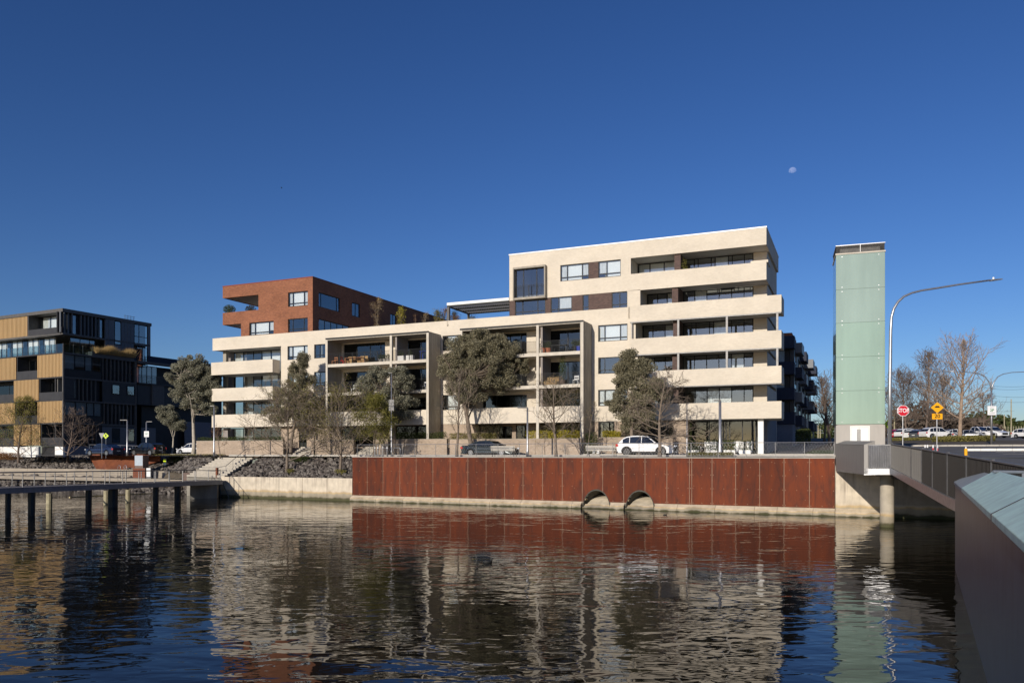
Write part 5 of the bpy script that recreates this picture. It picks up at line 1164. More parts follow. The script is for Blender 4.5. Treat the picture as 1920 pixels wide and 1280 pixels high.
shrub('shrub','tall potted green shrub right of the balcony frame',BM,1098,1120,-2.9,4.5,6.6,'lhedge',1600,seed=12,dep=.4)
shrub('shrub','brown ivy below the twin peaked evergreen',BM,1165,1262,-.9,5.9,7.2,'ldark',4800,seed=13,dep=.3)
shrub('grass_verge','strip of yellowing grass at the foot of the tall lamp post',WL,1290,1375,3.2,4.24,4.62,'lolive',3600,(.05,.12),.6,14,'grass',kind='stuff')
shrub('grass_verge','grass strip under the gum tree',WL,290,420,7.8,4.24,4.42,'lolive',3800,(.05,.12),.6,15,'grass',kind='stuff')
shrub('shrub','rounded russet brown bush at the left edge of the rock bank',WL,-30,29,8,3.6,4.6,'lrust',5000,(.08,.15),1.2,16)
shrub('shrub','dark green bush growing among rocks beside the steps',WL,322,352,8,3.5,4.2,'lhedge',1500,(.08,.14),.8,17)
shrub('shrub','dark creeping bush on the rock bank between two trees',WL,548,580,4.2,3.6,4.2,'lhedge',1700,(.07,.13),.5,18)
shrub('grass_tuft','grass tuft at the foot of the wide half bare tree',WL,540,550,1.5,2.4,2.95,'lolive',420,(.08,.18),.3,20,'grass')
shrub('grass_tuft','grass tuft at the foot of the tree by the rust wall',WL,630,648,1.5,2.4,2.95,'lolive',520,(.08,.18),.3,21,'grass')
shrub('hedge','dark clipped hedge in front of the navy building',NV,1492,1520,-6,5.6,7.2,'lhedge',2600,(.1,.18),1.0,22)
def pshrub(label,p0,p1,Y,dep,h,leaf,n,seed,s=(.12,.22),name='shrub',cat='shrub',kind=None):
    rr=random.Random(seed); g=MB(); 
    for _ in range(n):
        px=rr.uniform(p0,p1); p=PW(px,Y+rr.uniform(-dep,dep)); p.z=gz(p)+h*rr.random()*rr.uniform(.6,1); leafq(g,p,rr.uniform(*s),rr)
    return tag(g.build(name,M[leaf]),label,cat,kind=kind)
pshrub('green groundcover on the island round the tallest plane tree',1748,1866,110,4,.75,'lolive',7000,31,(.15,.3),'groundcover','plants','stuff')
pshrub('dry grass bank under the red parked car',1672,1745,118,3,.4,'lolive',4000,32,(.15,.3),'groundcover','plants','stuff')
# roof plants
TZ=17.95
def roofplant(label,px,b,H,seed,leaf,n,name='potted_plant',**k): 
    p=BM.P(px,b,TZ); return make_tree(name,p,H,seed,r0=.05,clear=.05,limbs=k.pop('limbs',14),subs=5,twigs=3,leaf=leaf,leafn=n,bark='bark',label=label,**k)
roofplant('tall wispy golden brown shrub on the roof terrace',706,1.0,4.3,51,'lgold',1300,spread=.3,elev=(50,80),leafs=(.05,.10),leafr=.12,tw=.012)
roofplant('yellow leaved shrub on the roof terrace right of the wispy one',752,1.0,2.9,52,'lyel',900,spread=.25,elev=(40,70),leafs=(.08,.15),leafr=.15)
roofplant('red tipped rose bush on the roof terrace',781,1.0,2.0,53,'lrust',260,spread=.2,elev=(60,80),leafs=(.06,.1),leafr=.1,limbs=6)
roofplant('thin reed like shrub on the roof terrace',797,1.0,2.1,54,'lgold',500,spread=.3,elev=(60,85),leafs=(.05,.1),leafr=.15)
roofplant('leafy green bush left of the pergola post',819,1.2,2.1,55,'lolive',1500,spread=.4,elev=(20,70),leafs=(.07,.13),leafr=.2)
roofplant('dark reddish bush just left of the pergola post',831,2.0,2.4,56,'lrust',900,spread=.4,elev=(20,70),leafs=(.07,.13),leafr=.2)
roofplant('dark bush behind the pergola front post',849,3.0,2.2,57,'ldark',1200,spread=.35,elev=(20,70),leafs=(.07,.13),leafr=.2)
roofplant('low bush inside the pergola',858,2.5,1.5,58,'lrust',900,spread=.5,elev=(20,70),leafs=(.07,.13),leafr=.2)
roofplant('small green plant below the pergola louvres',885,2.5,1.4,59,'lolive',500,spread=.5,elev=(20,70),leafs=(.07,.13),leafr=.2)
g=MB(); leafball(g,(0,0,0),.75,.6,.62,1500,.08,.14,random.Random(4)); o=g.build('topiary_bush',M['lhedge'],loc=BM.P(430,.8,22.15)); tag(o,'clipped round bush on the top corner terrace of the red block','shrub')
g=MB(); leafball(g,(0,0,0),.7,.5,.5,900,.08,.14,random.Random(5)); o=g.build('terrace_plant',M['ldark'],loc=BM.P(470,1.5,22.1)); tag(o,'dark plant in the back corner of the red block top terrace','plant')
def dgrass(label,v0,v1,x,leaf,n,seed):
    rr=random.Random(seed); g=MB()
    for _ in range(n):
        y=rr.uniform(ZZ(v0),ZZ(v1)); h=rr.uniform(.5,1.5)*(.75+.25*math.sin(y*2)); dx=rr.gauss(0,.3); dy=rr.gauss(0,.3); b=Vector((x+rr.uniform(-.5,.3),y,18.5))
        g.add([b,b+Vector((.03,.03,0)),b+Vector((dx,dy,h))],[(0,1,2)])
    o=g.build('ornamental_grass',M[leaf],loc=(BD.Ox,BD.Oy,0)); o.rotation_euler=(0,0,-BD.th); tag(o,label,'plant')
dgrass('golden ornamental grass on the terrace of the black building',815,960,.0,'lgold',3800,1)
dgrass('dry pale ornamental grass right of the golden grass on the black terrace',965,1150,.0,'lgold',3600,2)
o=MB().box(-1.2,-.02,ZZ(800),ZZ(1150),18.1,18.7).build('terrace_planter',M['fin'],loc=(BD.Ox,BD.Oy,0)); o.rotation_euler=(0,0,-BD.th); tag(o,'long dark planter box holding golden grass on the black terrace','planter')
# ---------------------------------------------------------------- cars
def paint(name,c,metal=.0,r=.25): return mat(name,c,r,.03,metal=metal,coat=.8,spec=.5)
M['cglass']=mat('car_glass',(.012,.015,.018),.05,.02,spec=.9,coat=.5)
M['rim']=mat('alloy_rim',(.55,.55,.56),.3,.05,metal=.8); M['rimd']=mat('dark_alloy_rim',(.08,.08,.085),.35,.05,metal=.6)
M['tail']=mat('red_lamp_lens',(.45,.02,.02),.2,.03,coat=.6); M['head']=mat('head_lamp_lens',(.6,.62,.65),.1,.03,coat=.8,spec=.8); M['plate']=mat('number_plate',(.7,.7,.66),.5,.03)
PROF={ # x from rear 0 to front 1, z as a share of the height
 'suv':dict(belt=[(.0,.50),(.012,.60),(.03,.635),(.70,.60),(.80,.57),(.93,.50),(.985,.42),(1,.32),(.995,.17)],low=.15,gh=[(.035,.63),(.12,.86),(.19,.955),(.30,.995),(.46,1.0),(.56,.96),(.735,.60)],wx=(.195,.795),wr=.215,clad=1),
 'sedan':dict(belt=[(.0,.48),(.008,.62),(.03,.69),(.16,.685),(.70,.64),(.82,.60),(.94,.53),(.985,.44),(1,.33),(.992,.17)],low=.14,gh=[(.13,.69),(.26,.91),(.36,.985),(.48,1.0),(.58,.96),(.73,.64)],wx=(.205,.80),wr=.225,clad=0),
 'hatch':dict(belt=[(.0,.46),(.01,.58),(.03,.63),(.70,.59),(.82,.55),(.94,.47),(.985,.40),(1,.30),(.992,.16)],low=.14,gh=[(.03,.63),(.10,.83),(.17,.93),(.30,.99),(.44,1.0),(.56,.95),(.74,.59)],wx=(.19,.80),wr=.215,clad=0),
 'ute':dict(belt=[(.0,.50),(.005,.60),(.36,.60),(.37,.61),(.70,.59),(.82,.57),(.95,.52),(.99,.44),(1,.32),(.995,.18)],low=.18,gh=[(.38,.61),(.40,.92),(.44,.985),(.55,1.0),(.61,.97),(.74,.59)],wx=(.20,.80),wr=.215,clad=0)}
def car(name,label,loc,rz,L,Wd,H,kind,pm,rim='rim',group=None,cat='car'):
    P=PROF[kind]; t=empty(name,loc,rz,label,cat,group); hw=Wd/2; wr=P['wr']*H*1.0; 
    # local: x forward (0 rear .. L front) centred, y left
    X=lambda u:(u-.5)*L
    lowz=P['low']*H; pts=[(X(u),z*H) for u,z in P['belt']]
    bottom=[]
    for wx in (P['wx'][1],P['wx'][0]):
        cx=X(wx); ra=wr*1.16
        ca=math.acos(max(-1,min(1,(lowz-wr)/ra))) if abs(lowz-wr)<ra else math.pi/2
        a0=math.asin((lowz-wr)/ra)
        for k in range(11):
            a=a0+(math.pi-2*a0)*k/10; bottom.append((cx+ra*math.cos(a),wr+ra*math.sin(a)))
    poly=pts+[(X(.97),lowz)]+bottom+[(X(.02),lowz)]
    n=len(poly); g=MB()
    def ins(x,z,s):   # tumblehome and corner rounding in plan
        u=x/L+.5; e=max(0,abs(u-.5)-.40)/.10; y=hw*(1-.16*min(1,e)**2); 
        if z<.35*H: y*=.985
        return s*y
    vs=[(x,ins(x,z,-1),z) for x,z in poly]+[(x,ins(x,z,1),z) for x,z in poly]
    g.add(vs,[list(range(n)),list(range(n,2*n))[::-1]]+[(i,i+n,(i+1)%n+n,(i+1)%n) for i in range(n)])
    gh=[(X(u),z*H) for u,z in P['gh']]; zb=min(z for _,z in gh)
    def gy(x,z,s): k=(z-zb)/(H-zb); return s*hw*(.955-.17*k)
    m=len(gh); g.add([(x,gy(x,z,-1),z) for x,z in gh]+[(x,gy(x,z,1),z) for x,z in gh],[list(range(m)),list(range(m,2*m))[::-1]]+[(i,i+m,(i+1)%m+m,(i+1)%m) for i in range(m)])
    body=g.build('body',pm,t,bevel=.035)
    for me in (body.data,): 
        me.flip_normals()
    # side windows
    def zat(x,arr):
        for (x0,z0),(x1,z1) in zip(arr[:-1],arr[1:]):
            if x0<=x<=x1: return z0+(z1-z0)*(x-x0)/(x1-x0+1e-9)
        return arr[-1][1]
    xa,xb=gh[0][0]+(.10 if kind!='ute' else .04)*L*.8,gh[-1][0]-.035*L
    pil=[xa,xa+(xb-xa)*.22,xa+(xb-xa)*.58,xb] if kind!='ute' else [xa,xa+(xb-xa)*.4,xb]
    for s in (-1,1):
        for k in range(len(pil)-1):
            x0,x1=pil[k]+.03,pil[k+1]-.03; up=[]
            for j in range(6):
                x=x0+(x1-x0)*j/5; up.append((x,max(zb+.05,zat(x,gh)-.09)))
            lo=[(x1,zb+.04),(x0,zb+.04)]; pl=up+lo; q=len(pl)
            MB().add([(x,gy(x,z,s)*1.0+s*.012,z) for x,z in pl],[list(range(q)) if s<0 else list(range(q))[::-1]]).build('side_window',M['cglass'],t)
    def strip(u0,u1,name,inset=.06,off=.012):
        (x0,z0),(x1,z1)=u0,u1; nx_,nz_=-(z1-z0),(x1-x0); l=math.hypot(nx_,nz_); nx_,nz_=nx_/l*off,nz_/l*off
        if nz_<0: nx_,nz_=-nx_,-nz_
        f=.06; xa_,za_=x0+(x1-x0)*f,z0+(z1-z0)*f; xb_,zb_=x0+(x1-x0)*(1-f),z0+(z1-z0)*(1-f)
        MB().add([(xa_+nx_,gy(xa_,za_,-1)+inset,za_+nz_),(xa_+nx_,gy(xa_,za_,1)-inset,za_+nz_),(xb_+nx_,gy(xb_,zb_,1)-inset,zb_+nz_),(xb_+nx_,gy(xb_,zb_,-1)+inset,zb_+nz_)],[(0,1,2,3)]).build(name,M['cglass'],t)
    strip(gh[-2],gh[-1],'windscreen'); strip(gh[0],gh[1],'rear_window')
    # door lines, sills, handles
    for s in (-1,1):
        MB().box(X(.26),X(.72),s*(hw+.002)-.006,s*(hw+.002)+.006,lowz,lowz+.09*H).build('sill',M['black'],t)
        for xx in (X(.40),X(.57)): MB().box(xx,xx+.13,s*(hw+.01)-.012,s*(hw+.01)+.012,zb-.10,zb-.075).build('door_handle',pm,t)
        for xx in (X(.31),X(.49),X(.665)): MB().box(xx,xx+.008,s*(hw+.0005)-.002,s*(hw+.0005)+.002,lowz+.09*H,zb-.02).build('door_seam',M['black'],t)
        mm=X(.69); MB().box(mm-.06,mm+.12,min(s*(hw-.02),s*(hw+.16)),max(s*(hw-.02),s*(hw+.16)),zb+.01,zb+.15).build('wing_mirror',pm,t,bevel=.03)
        for u,nm,mt in ((.965,'headlight','head'),(.02,'tail_light','tail')):
            x=X(u); y=ins(x,.5*H,s); MB().box(x-.14,x+.14 if u>.5 else x+.18,y-.05 if s>0 else y-.012,y+.012 if s>0 else y+.05,.47*H,.535*H if u>.5 else .60*H).build(nm,M[mt],t,bevel=.015)
        if P['clad']:
            for wx in P['wx']:
                cx=X(wx); g=MB(); ra=wr*1.12; rb_=wr*1.27; vs=[]; 
                for k in range(13):
                    a=math.pi*k/12; 
                    for rr_ in (ra,rb_): vs.append((cx+rr_*math.cos(a),s*(hw+.012),wr+rr_*math.sin(a)))
                g.add(vs,[(2*k,2*k+1,2*k+3,2*k+2) for k in range(12)]); g.build('wheel_arch_trim',M['black'],t)
    MB().box(X(1)-.03,X(1)+.012,-hw*.55,hw*.55,.24*H,.42*H).build('grille',M['black'],t,bevel=.01)
    MB().box(X(0)-.012,X(0)+.01,-.24,.24,.36*H,.43*H).build('number_plate',M['plate'],t)
    MB().box(X(0)-.008,X(.06),-hw*.9,hw*.9,lowz-.01,.24*H).build('rear_bumper',M['black'] if P['clad'] else pm,t,bevel=.02)
    for wx in P['wx']:
        for s in (-1,1):
            cx=X(wx); y=s*(hw-.12); wh=MB().lathe([(wr*.62,-.11),(wr*.93,-.11),(wr,-.07),(wr,.07),(wr*.93,.11),(wr*.62,.11)],22,(cx,y,wr),'y').build('wheel',M['black'],t,smooth=False)
            g=MB(); yo=y+s*.112
            for k in range(10):
                a=2*math.pi*k/10; da=.13; g.add([(cx+wr*.1*math.cos(a-da*2),yo,wr+wr*.1*math.sin(a-da*2)),(cx+wr*.62*math.cos(a-da),yo,wr+wr*.62*math.sin(a-da)),(cx+wr*.62*math.cos(a+da),yo,wr+wr*.62*math.sin(a+da)),(cx+wr*.1*math.cos(a+da*2),yo,wr+wr*.1*math.sin(a+da*2))],[(0,1,2,3)])
            g.lathe([(wr*.16,-.004),(wr*.16,.004)],10,(cx,yo+s*.002,wr),'y')
            for k in range(20):
                a=2*math.pi*k/20;b_2=2*math.pi*(k+1)/20; g.add([(cx+r_*math.cos(q),yo-s*.001,wr+r_*math.sin(q)) for r_,q in ((wr*.58,a),(wr*.66,a),(wr*.66,b_2),(wr*.58,b_2))],[(0,1,2,3)])
            g.build('rim',M[rim],wh)
    MB().box(X(.05),X(.95),-hw*.8,hw*.8,lowz-.03,lowz+.1).build('underbody',M['black'],t)
    return t
cw=paint('white_car_paint',(.80,.80,.80)); cg=paint('dark_green_grey_paint',(.035,.045,.048),.3); cb=paint('navy_car_paint',(.02,.03,.07),.3); ck=paint('black_car_paint',(.015,.016,.018),.3); cr=paint('red_car_paint',(.45,.015,.03)); cs=paint('silver_car_paint',(.38,.39,.41),.6)
cw2=paint('pearl_car_paint',(.70,.71,.70)); cgr=paint('mid_grey_car_paint',(.16,.17,.18),.5)
ang=-WL.th
def cput(px,b): p=WL.P(px,b); p.z=gz(p)+.02; return p
car('parked_car','white suv parked behind the wire fence under bare branches',cput(1212.5,6.2),ang,5.05,1.90,1.80,'suv',cw,'rimd')
car('parked_car','dark green grey sedan parked behind the slatted bench',cput(919,6.2),ang,5.5,1.92,1.50,'sedan',cg,'rim')
p=PW(196,97); p.z=gz(p)+.0; car('parked_car','navy car parked behind the rust planter, nearer the left edge',p,math.pi+ang,5.0,1.85,1.5,'sedan',cb)
p=PW(277,97.5); p.z=gz(p)+.0; car('parked_car','black hatchback parked just left of the small gum tree',p,math.pi+ang,4.5,1.85,1.62,'hatch',ck)
p=PW(362,104); p.z=gz(p)+.0; car('parked_car','white car half hidden behind the tall gum trunk',p,math.pi+ang,4.4,1.8,1.5,'hatch',cw)
def cfar(px,Y,rz,lab,*a,**k): p=PW(px,Y); p.z=gz(p)+.03; return car('parked_car',lab,p,rz,*a,group='cars in the car park',**k)
cfar(1690,134,R(25),'red car at the far left of the car park behind the stop sign',4.3,1.8,1.5,'hatch',cr)
cfar(1703,130,R(20),'white wagon behind the stop sign pole',4.6,1.85,1.65,'suv',cw)
cfar(1716,127,R(35),'white hatch with a dark tailgate third from the left in the car park',4.3,1.8,1.5,'hatch',cw2)
cfar(1728,124,R(30),'mid grey hatchback left of the big white suv in the car park',4.3,1.8,1.5,'hatch',cgr)
cfar(1756,121,R(12),'big white suv with dark lower trim below the hump sign',5.0,1.95,1.85,'suv',cw)
cfar(1789,122,R(8),'white sedan striped by branch shadows left of the plane trunk',5.0,1.85,1.5,'sedan',cw2)
cfar(1832,126,R(-62),'white utility truck facing the camera right of the plane trunk',5.2,1.9,1.8,'ute',cw,cat='ute')
cfar(1817,119,R(-25),'silver car with blue shade across its bonnet right of the plane trunk',4.5,1.8,1.4,'sedan',cs)
cfar(1860,126,R(-75),'white suv facing the camera behind the double arm lamp',4.9,1.95,1.8,'suv',cw)
cfar(1928,118,R(-70),'white hatchback cut by the right edge of the photo',4.3,1.8,1.5,'hatch',cw)
# ---------------------------------------------------------------- lamps, signs, poles
def tube_lamp(px,Y,zt,label,arm=-.8,r=.085,group='slim lamp posts along the waterfront',base=None):
    p=PW(px,Y); p.z=gz(p) if base is None else base; t=empty('street_lamp',p,label=label,cat='street lamp',group=group); h=zt-p.z
    MB().lathe([(r*1.5,0),(r*1.5,.5),(r*1.05,.7),(r*.9,h)],10).build('pole',M['steel'],t,smooth=True); 
    MB().box(min(arm,.05),max(arm,.05),-.12,.12,h,h+.09).build('lamp_head',M['steeld'],t,bevel=.02); return t
tube_lamp(238.5,94,CH+(849-788)*94/F,'slim lamp post between the two parked cars at left',arm=-.8)
tube_lamp(274.5,100,CH+(849-791)*100/F,'slim lamp post carrying a parking sign at left',arm=.75)
tube_lamp(401.5,83,CH+(849-762)*83/F,'slim lamp post near the concrete steps',arm=-.4)
p=WL.P(989,4.0); tube_lamp(989,p.y,CH+(849-765)*p.y/F,'slim lamp post right of the slatted bench',arm=-.9)
p=WL.P(1350,3.3); tube_lamp(1350,p.y,CH+(849-751.5)*p.y/F,'thick lamp post in front of the shopfront',arm=-.5,r=.12)
t=tube_lamp(734,WL.P(734,4.4).y,CH+(849-700)*WL.P(734,4.4).y/F,'tall thin pole with a grey sign plate near the bike hoops',arm=-.3,r=.06); MB().box(-.25,.25,-.08,-.05,4.5,5.6).build('sign_plate',M['steeld'],t)
tube_lamp(1288,WL.P(1288,4.2).y,CH+(849-757)*WL.P(1288,4.2).y/F,'thin dark pole left of the shopfront',arm=.15,r=.05)
# tall curved lamp by the bridge
p=PW(1668.5,56.3,4.1); t=empty('street_lamp',p,label='tall street lamp with a long curved arm beside the green tower',cat='street lamp')
s=56.3/F; pts=[(0,0,0),(0,0,(829-700)*s)]; pts+=[((x-1668.5)*s,0,(838-y)*s+0) for x,y in ((1670,600),(1671.5,572),(1676,556),(1684,543),(1695,533),(1710,526.5),(1728,522),(1760,517),(1800,510.5),(1858,502.5))]
MB().tube(pts,[.135,.125,.105,.095,.09,.085,.08,.075,.07,.07,.065,.06][:len(pts)],10).build('pole',M['steel'],t,smooth=True)
g=MB(); x0=(1856-1668.5)*s; x1=(1879-1668.5)*s; zz_=(838-503)*s; g.add([(x0,-.1,zz_-.08),(x1,-.08,zz_+.05),(x1,.08,zz_+.05),(x0,.1,zz_-.08),(x0+.1,-.14,zz_+.06),(x1,-.08,zz_+.12),(x1,.08,zz_+.12),(x0+.1,.14,zz_+.06)],[(3,2,1,0),(4,5,6,7),(0,1,5,4),(1,2,6,5),(2,3,7,6),(3,0,4,7)]); g.build('lamp_head',M['steel'],t,bevel=.02)
MB().lathe([(.07,0),(.06,.14)],10,(x0+.25,0,zz_+.08)).build('light_sensor',M['white'],t)
# double arm lamp
p=PW(1859,90); p.z=gz(p); s=90/F; t=empty('street_lamp',p,label='double arm street lamp carrying a white parking sign at right',cat='street lamp'); zb_=lambda y:CH-(y-HY)*s-p.z
MB().tube([(0,0,0),(0,0,zb_(780)),(0,0,zb_(730))],[.13,.11,.09],8).build('pole',M['steel'],t,smooth=True)
for sg_ in (-1,1):
    MB().tube([(sg_*(x)*s,0,zb_(y)) for x,y in ((0,735),(2,722),(6,714),(12,706),(22,701),(38,698),(60,697),(79,696))],[.07,.065,.06,.055,.05,.045,.045,.04],6).build('arm',M['steel'],t,smooth=True)
    MB().box(min(sg_*79*s,sg_*90*s)-.1,max(sg_*79*s,sg_*90*s),-.12,.12,zb_(697),zb_(695)).build('lamp_head',M['steel'],t)
def text(s_,size,m,parent,loc,rot=(R(90),0,0),name='lettering',ext=.003,sx=1):
    c=bpy.data.curves.new(name,'FONT'); c.body=s_; c.size=size; c.extrude=ext; c.align_x='CENTER'; c.align_y='CENTER'; c.offset=size*.018
    o=bpy.data.objects.new('tmp',c); COL.objects.link(o); bpy.context.view_layer.update(); me=bpy.data.meshes.new_from_object(o.evaluated_get(bpy.context.evaluated_depsgraph_get())); bpy.data.objects.remove(o); 
    me.materials.clear(); me.materials.append(m); q=link(name,me,parent); q.location=loc; q.rotation_euler=rot; q.scale=(sx,1,1); return q
SM={k:mat('sign_'+k,c,.45,.03) for k,c in (('red',(.62,.012,.03)),('white',(.82,.82,.82)),('amber',(.90,.42,.01)),('black',(.015,.015,.015)),('lime',(.62,.80,.02)),('grey',(.28,.28,.29)),('green',(.05,.22,.08)))}
def poly_plate(pts,y0,y1,name,m,parent): 
    n=len(pts); return MB().add([(x,y0,z) for x,z in pts]+[(x,y1,z) for x,z in pts],[list(range(n)),list(range(n,2*n))[::-1]]+[(i,(i+1)%n+0,(i+1)%n+n,i+n)[::-1] for i in range(n)]).build(name,m,parent)
# stop sign
def sign(name,label,px,Y,base=None,rz=0,cat='sign'): 
    p=PW(px,Y); p.z=gz(p)-.3 if base is None else base; return empty(name,p,rz,label=label,cat=cat),p
t,p=sign('stop_sign','red octagonal stop sign behind the bridge parapet',1692.6,56,3.9); zc=CH+(849-769.8)*56/F-3.9
oc=lambda r_:[(r_*1.12*math.cos(R(22.5+45*k)),zc+r_*math.sin(R(22.5+45*k))) for k in range(8)]
MB().lathe([(.035,0),(.035,zc)],8).build('pole',M['steel'],t); poly_plate(oc(.41),-.06,-.05,'border',SM['white'],t); poly_plate(oc(.375),-.066,-.0605,'plate',SM['red'],t); text('STOP',.40,SM['white'],t,(0,-.07,zc),sx=.86)
# hump sign
t,p=sign('speed_hump_sign','amber diamond speed hump sign with a 20 plate below',1756.6,56,3.9); zc=CH+(849-764)*56/F-3.9
MB().lathe([(.035,0),(.035,zc)],8).build('pole',M['steel'],t); dmd=lambda r_:[(r_*1.18,zc),(0,zc+r_),(-r_*1.18,zc),(0,zc-r_)]
poly_plate(dmd(.39),-.06,-.05,'plate',SM['amber'],t)
hp=[(-.27,zc-.0),(-.17,zc+.03),(-.11,zc+.12),(.11,zc+.12),(.17,zc+.03),(.27,zc-.0)]; poly_plate(hp[::-1],-.066,-.0605,'hump_symbol',SM['black'],t)
MB().box(-.37,.37,-.06,-.05,zc-.82,zc-.42).build('number_plate',SM['amber'],t); text('20',.36,SM['black'],t,(0,-.066,zc-.61),sx=1.15)
# white parking sign on the double arm lamp: its own thing
def parking(px,Y,py0,py1,wpx,label,lower=1):
    s_=Y/F; z0=CH-(py1-HY)*s_; z1=CH-(py0-HY)*s_; t=empty('parking_sign',PW(px,Y-.16,z0),label=label,cat='sign'); h=z1-z0; w_=wpx*s_
    MB().box(-w_/2,w_/2,0,.02,0,h).build('plate',SM['white'],t,bevel=.02); text('2P',h*.42,SM['green'],t,(0,-.004,h*.52),sx=1.1)
    g=MB(); g.box(-w_*.33,w_*.33,-.004,-.001,h*.18,h*.22); g.box(-w_*.25,w_*.25,-.004,-.001,h*.82,h*.86); g.box(-w_*.05,w_*.33,-.004,-.001,h*.27,h*.30); g.build('small_print',SM['grey'],t)
parking(1860,89.8,761,778,16.5,'white square parking sign on the double arm lamp')
parking(274.6,99.8,808,819,9,'pale parking sign on the left lamp post by the garage')
# warning signs
def ped(px,Y,pyc,r_,label,base=None):
    t,p=sign('pedestrian_sign',label,px,Y,base); zc=CH+(849-pyc)*Y/F-p.z; MB().lathe([(.03,0),(.03,zc)],8).build('pole',M['steel'],t)
    poly_plate([(r_,zc),(0,zc+r_),(-r_,zc),(0,zc-r_)],-.06,-.05,'plate',SM['lime'],t)
    g=MB(); g.lathe([(.07,-.003),(.07,0)],10,(0,-.062,zc+r_*.42),'y'); g.bar((0,-.062,zc+r_*.3),(.02,-.062,zc-.08),.12,.004,up=(0,1,0)); g.bar((0,-.062,zc-.05),(-.15,-.062,zc-r_*.5),.05,.004,up=(0,1,0)); g.bar((0,-.062,zc-.05),(.15,-.062,zc-r_*.5),.05,.004,up=(0,1,0)); g.bar((-.14,-.062,zc+.02),(.14,-.062,zc+.1),.04,.004,up=(0,1,0)); g.build('walking_figure',SM['black'],t); return t
ped(198.7,96,816.8,.36,'fluorescent yellow diamond pedestrian sign behind the navy car')
ped(1664,60,795,.33,'fluorescent yellow diamond sign half hidden behind the tall curved lamp',3.9)
t,p=sign('give_way_sign','grey back of a triangular give way sign by the rust planter',191,92); zc=CH+(849-823.5)*92/F-p.z
MB().lathe([(.035,0),(.035,zc+.6)],8).build('pole',M['steel'],t); poly_plate([(.31,zc+.74),(-.31,zc+.74),(0,zc)],-.06,-.05,'plate',SM['grey'],t)
# yellow and red-white bollards
p=PW(1811,60); p.z=gz(p); t=empty('bollard',p,label='amber yellow bollard with white top behind the bridge parapet',cat='bollard'); MB().lathe([(.11,0),(.115,.55),(.07,.62)],12).build('post',SM['amber'],t); MB().lathe([(.06,.62),(.05,.74)],12).build('cap',SM['white'],t)
for k,(px,Y,red) in enumerate(((1734.5,62,0),(1739,62,0),(1749.5,61,1),(1757.5,60,1))):
    p=PW(px,Y); p.z=gz(p)-.05; t=empty('bollard',p,label=['slim dark and white post, leftmost of the four behind the parapet','slim dark and white post next to the two red banded ones','slim post with a red band left of the hump sign pole','slim post with a red band under the hump sign'][k],cat='bollard',group='slim posts below the hump sign')
    h=.95; MB().lathe([(.055,0),(.055,h*.35)],10).build('white_base',SM['white'],t); MB().lathe([(.056,h*.352),(.056,h*.75)],10).build('band',SM['red' if red else 'black'],t); MB().lathe([(.055,h*.752),(.05,h)],10).build('white_top',SM['white'],t)
# far poles
for k,(px,Y,top,w_,lab) in enumerate(((1896,210,748,.17,'tall grey utility pole at the far right'),(1883,200,777,.16,'middle pale post by the far fence at right'),(1876,195,799,.13,'short pale post by the far fence at right'),(1525,150,790,.16,'pale street light pole down the side street, nearest the tower side'),(1534,175,797,.16,'second pale pole down the side street'),(1538,200,803,.16,'farthest pale pole down the side street'),(1518,160,803,.10,'thin pole at the left kerb of the side street'),(1677,150,775,.14,'pale pole right of the tall curved lamp'))):
    p=PW(px,Y); p.z=gz(p); t=empty('utility_pole',p,label=lab,cat='pole'); h=CH+(849-top)*Y/F-p.z; MB().lathe([(w_,0),(w_*.75,h)],8).build('pole',M['pilel'],t)
    if k in (3,): MB().box(-1.1,1.1,-.1,.1,h,h+.12).build('cross_arm',M['steel'],t)
    if k in (4,5): MB().box(-1.0,1.0,-.08,.08,h-1.2,h-1.05).build('cross_arm',M['steel'],t)
g=MB()
for y0,y1 in ((721,713),(727,717),(739,735),(749,744)): 
    a=PW(1845,205,CH+(849-y0)*205/F); b=PW(1990,190,CH+(849-y1)*190/F); pts=[a.lerp(b,i/10)-Vector((0,0,1.0*(1-(2*i/10-1)**2))) for i in range(11)]; g.tube(pts,.03,3)
tag(g.build('power_lines',M['frame']),'thin power lines crossing the sky at the far right','cables')
# far chain fence at right
t=empty('far_fence',PW(1890,185,0),label='far pale post and wire fence behind the car park',cat='fence'); g=MB()
for i in range(26):
    p=PW(1840+i*5,188); MB().box(p.x-t.location.x-.06,p.x-t.location.x+.06,p.y-t.location.y-.05,p.y-t.location.y+.05,gz(p),gz(p)+2.6).build('fence_post',M['pilel'],t)
a=PW(1840,188);b=PW(1970,188); 
for k in range(8): g.bar((a.x-t.location.x,3,gz(a)+.3+k*.3),(b.x-t.location.x,3,gz(b)+.3+k*.3),.02)
g.build('fence_wires',M['steeld'],t,kind='stuff')
# ---------------------------------------------------------------- street furniture by the fence
def bench(px,b,wm,label):
    p=WL.P(px,b); p.z=gz(p)+.012; t=empty('bench',p,-WL.th,label=label,cat='bench',group='slatted benches behind the wire fence')
    for k in range(4): MB().box(-wm/2,wm/2,-.24+k*.12,-.14+k*.12,.43,.46).build('seat_slat',M['concl'],t,bevel=.005)
    for k in range(4): MB().box(-wm/2,wm/2,-.30-k*.02,-.27-k*.02,.52+k*.11,.61+k*.11).build('back_slat',M['concl'],t,bevel=.005)
    for x in (-wm/2+.12,wm/2-.12):
        g=MB(); g.tube([(x,-.34,.95),(x,-.26,.42),(x,-.28,0)],.03,6); g.tube([(x,-.24,.41),(x,.24,.41),(x,.27,0)],.03,6); g.tube([(x,-.3,.66),(x,.1,.68),(x,.26,.6),(x,.25,.41)],.03,6); g.build('bench_frame',M['black'],t)
    return t
bench(945.5,1.7,2.35,'pale slatted bench with black frame in front of the dark sedan')
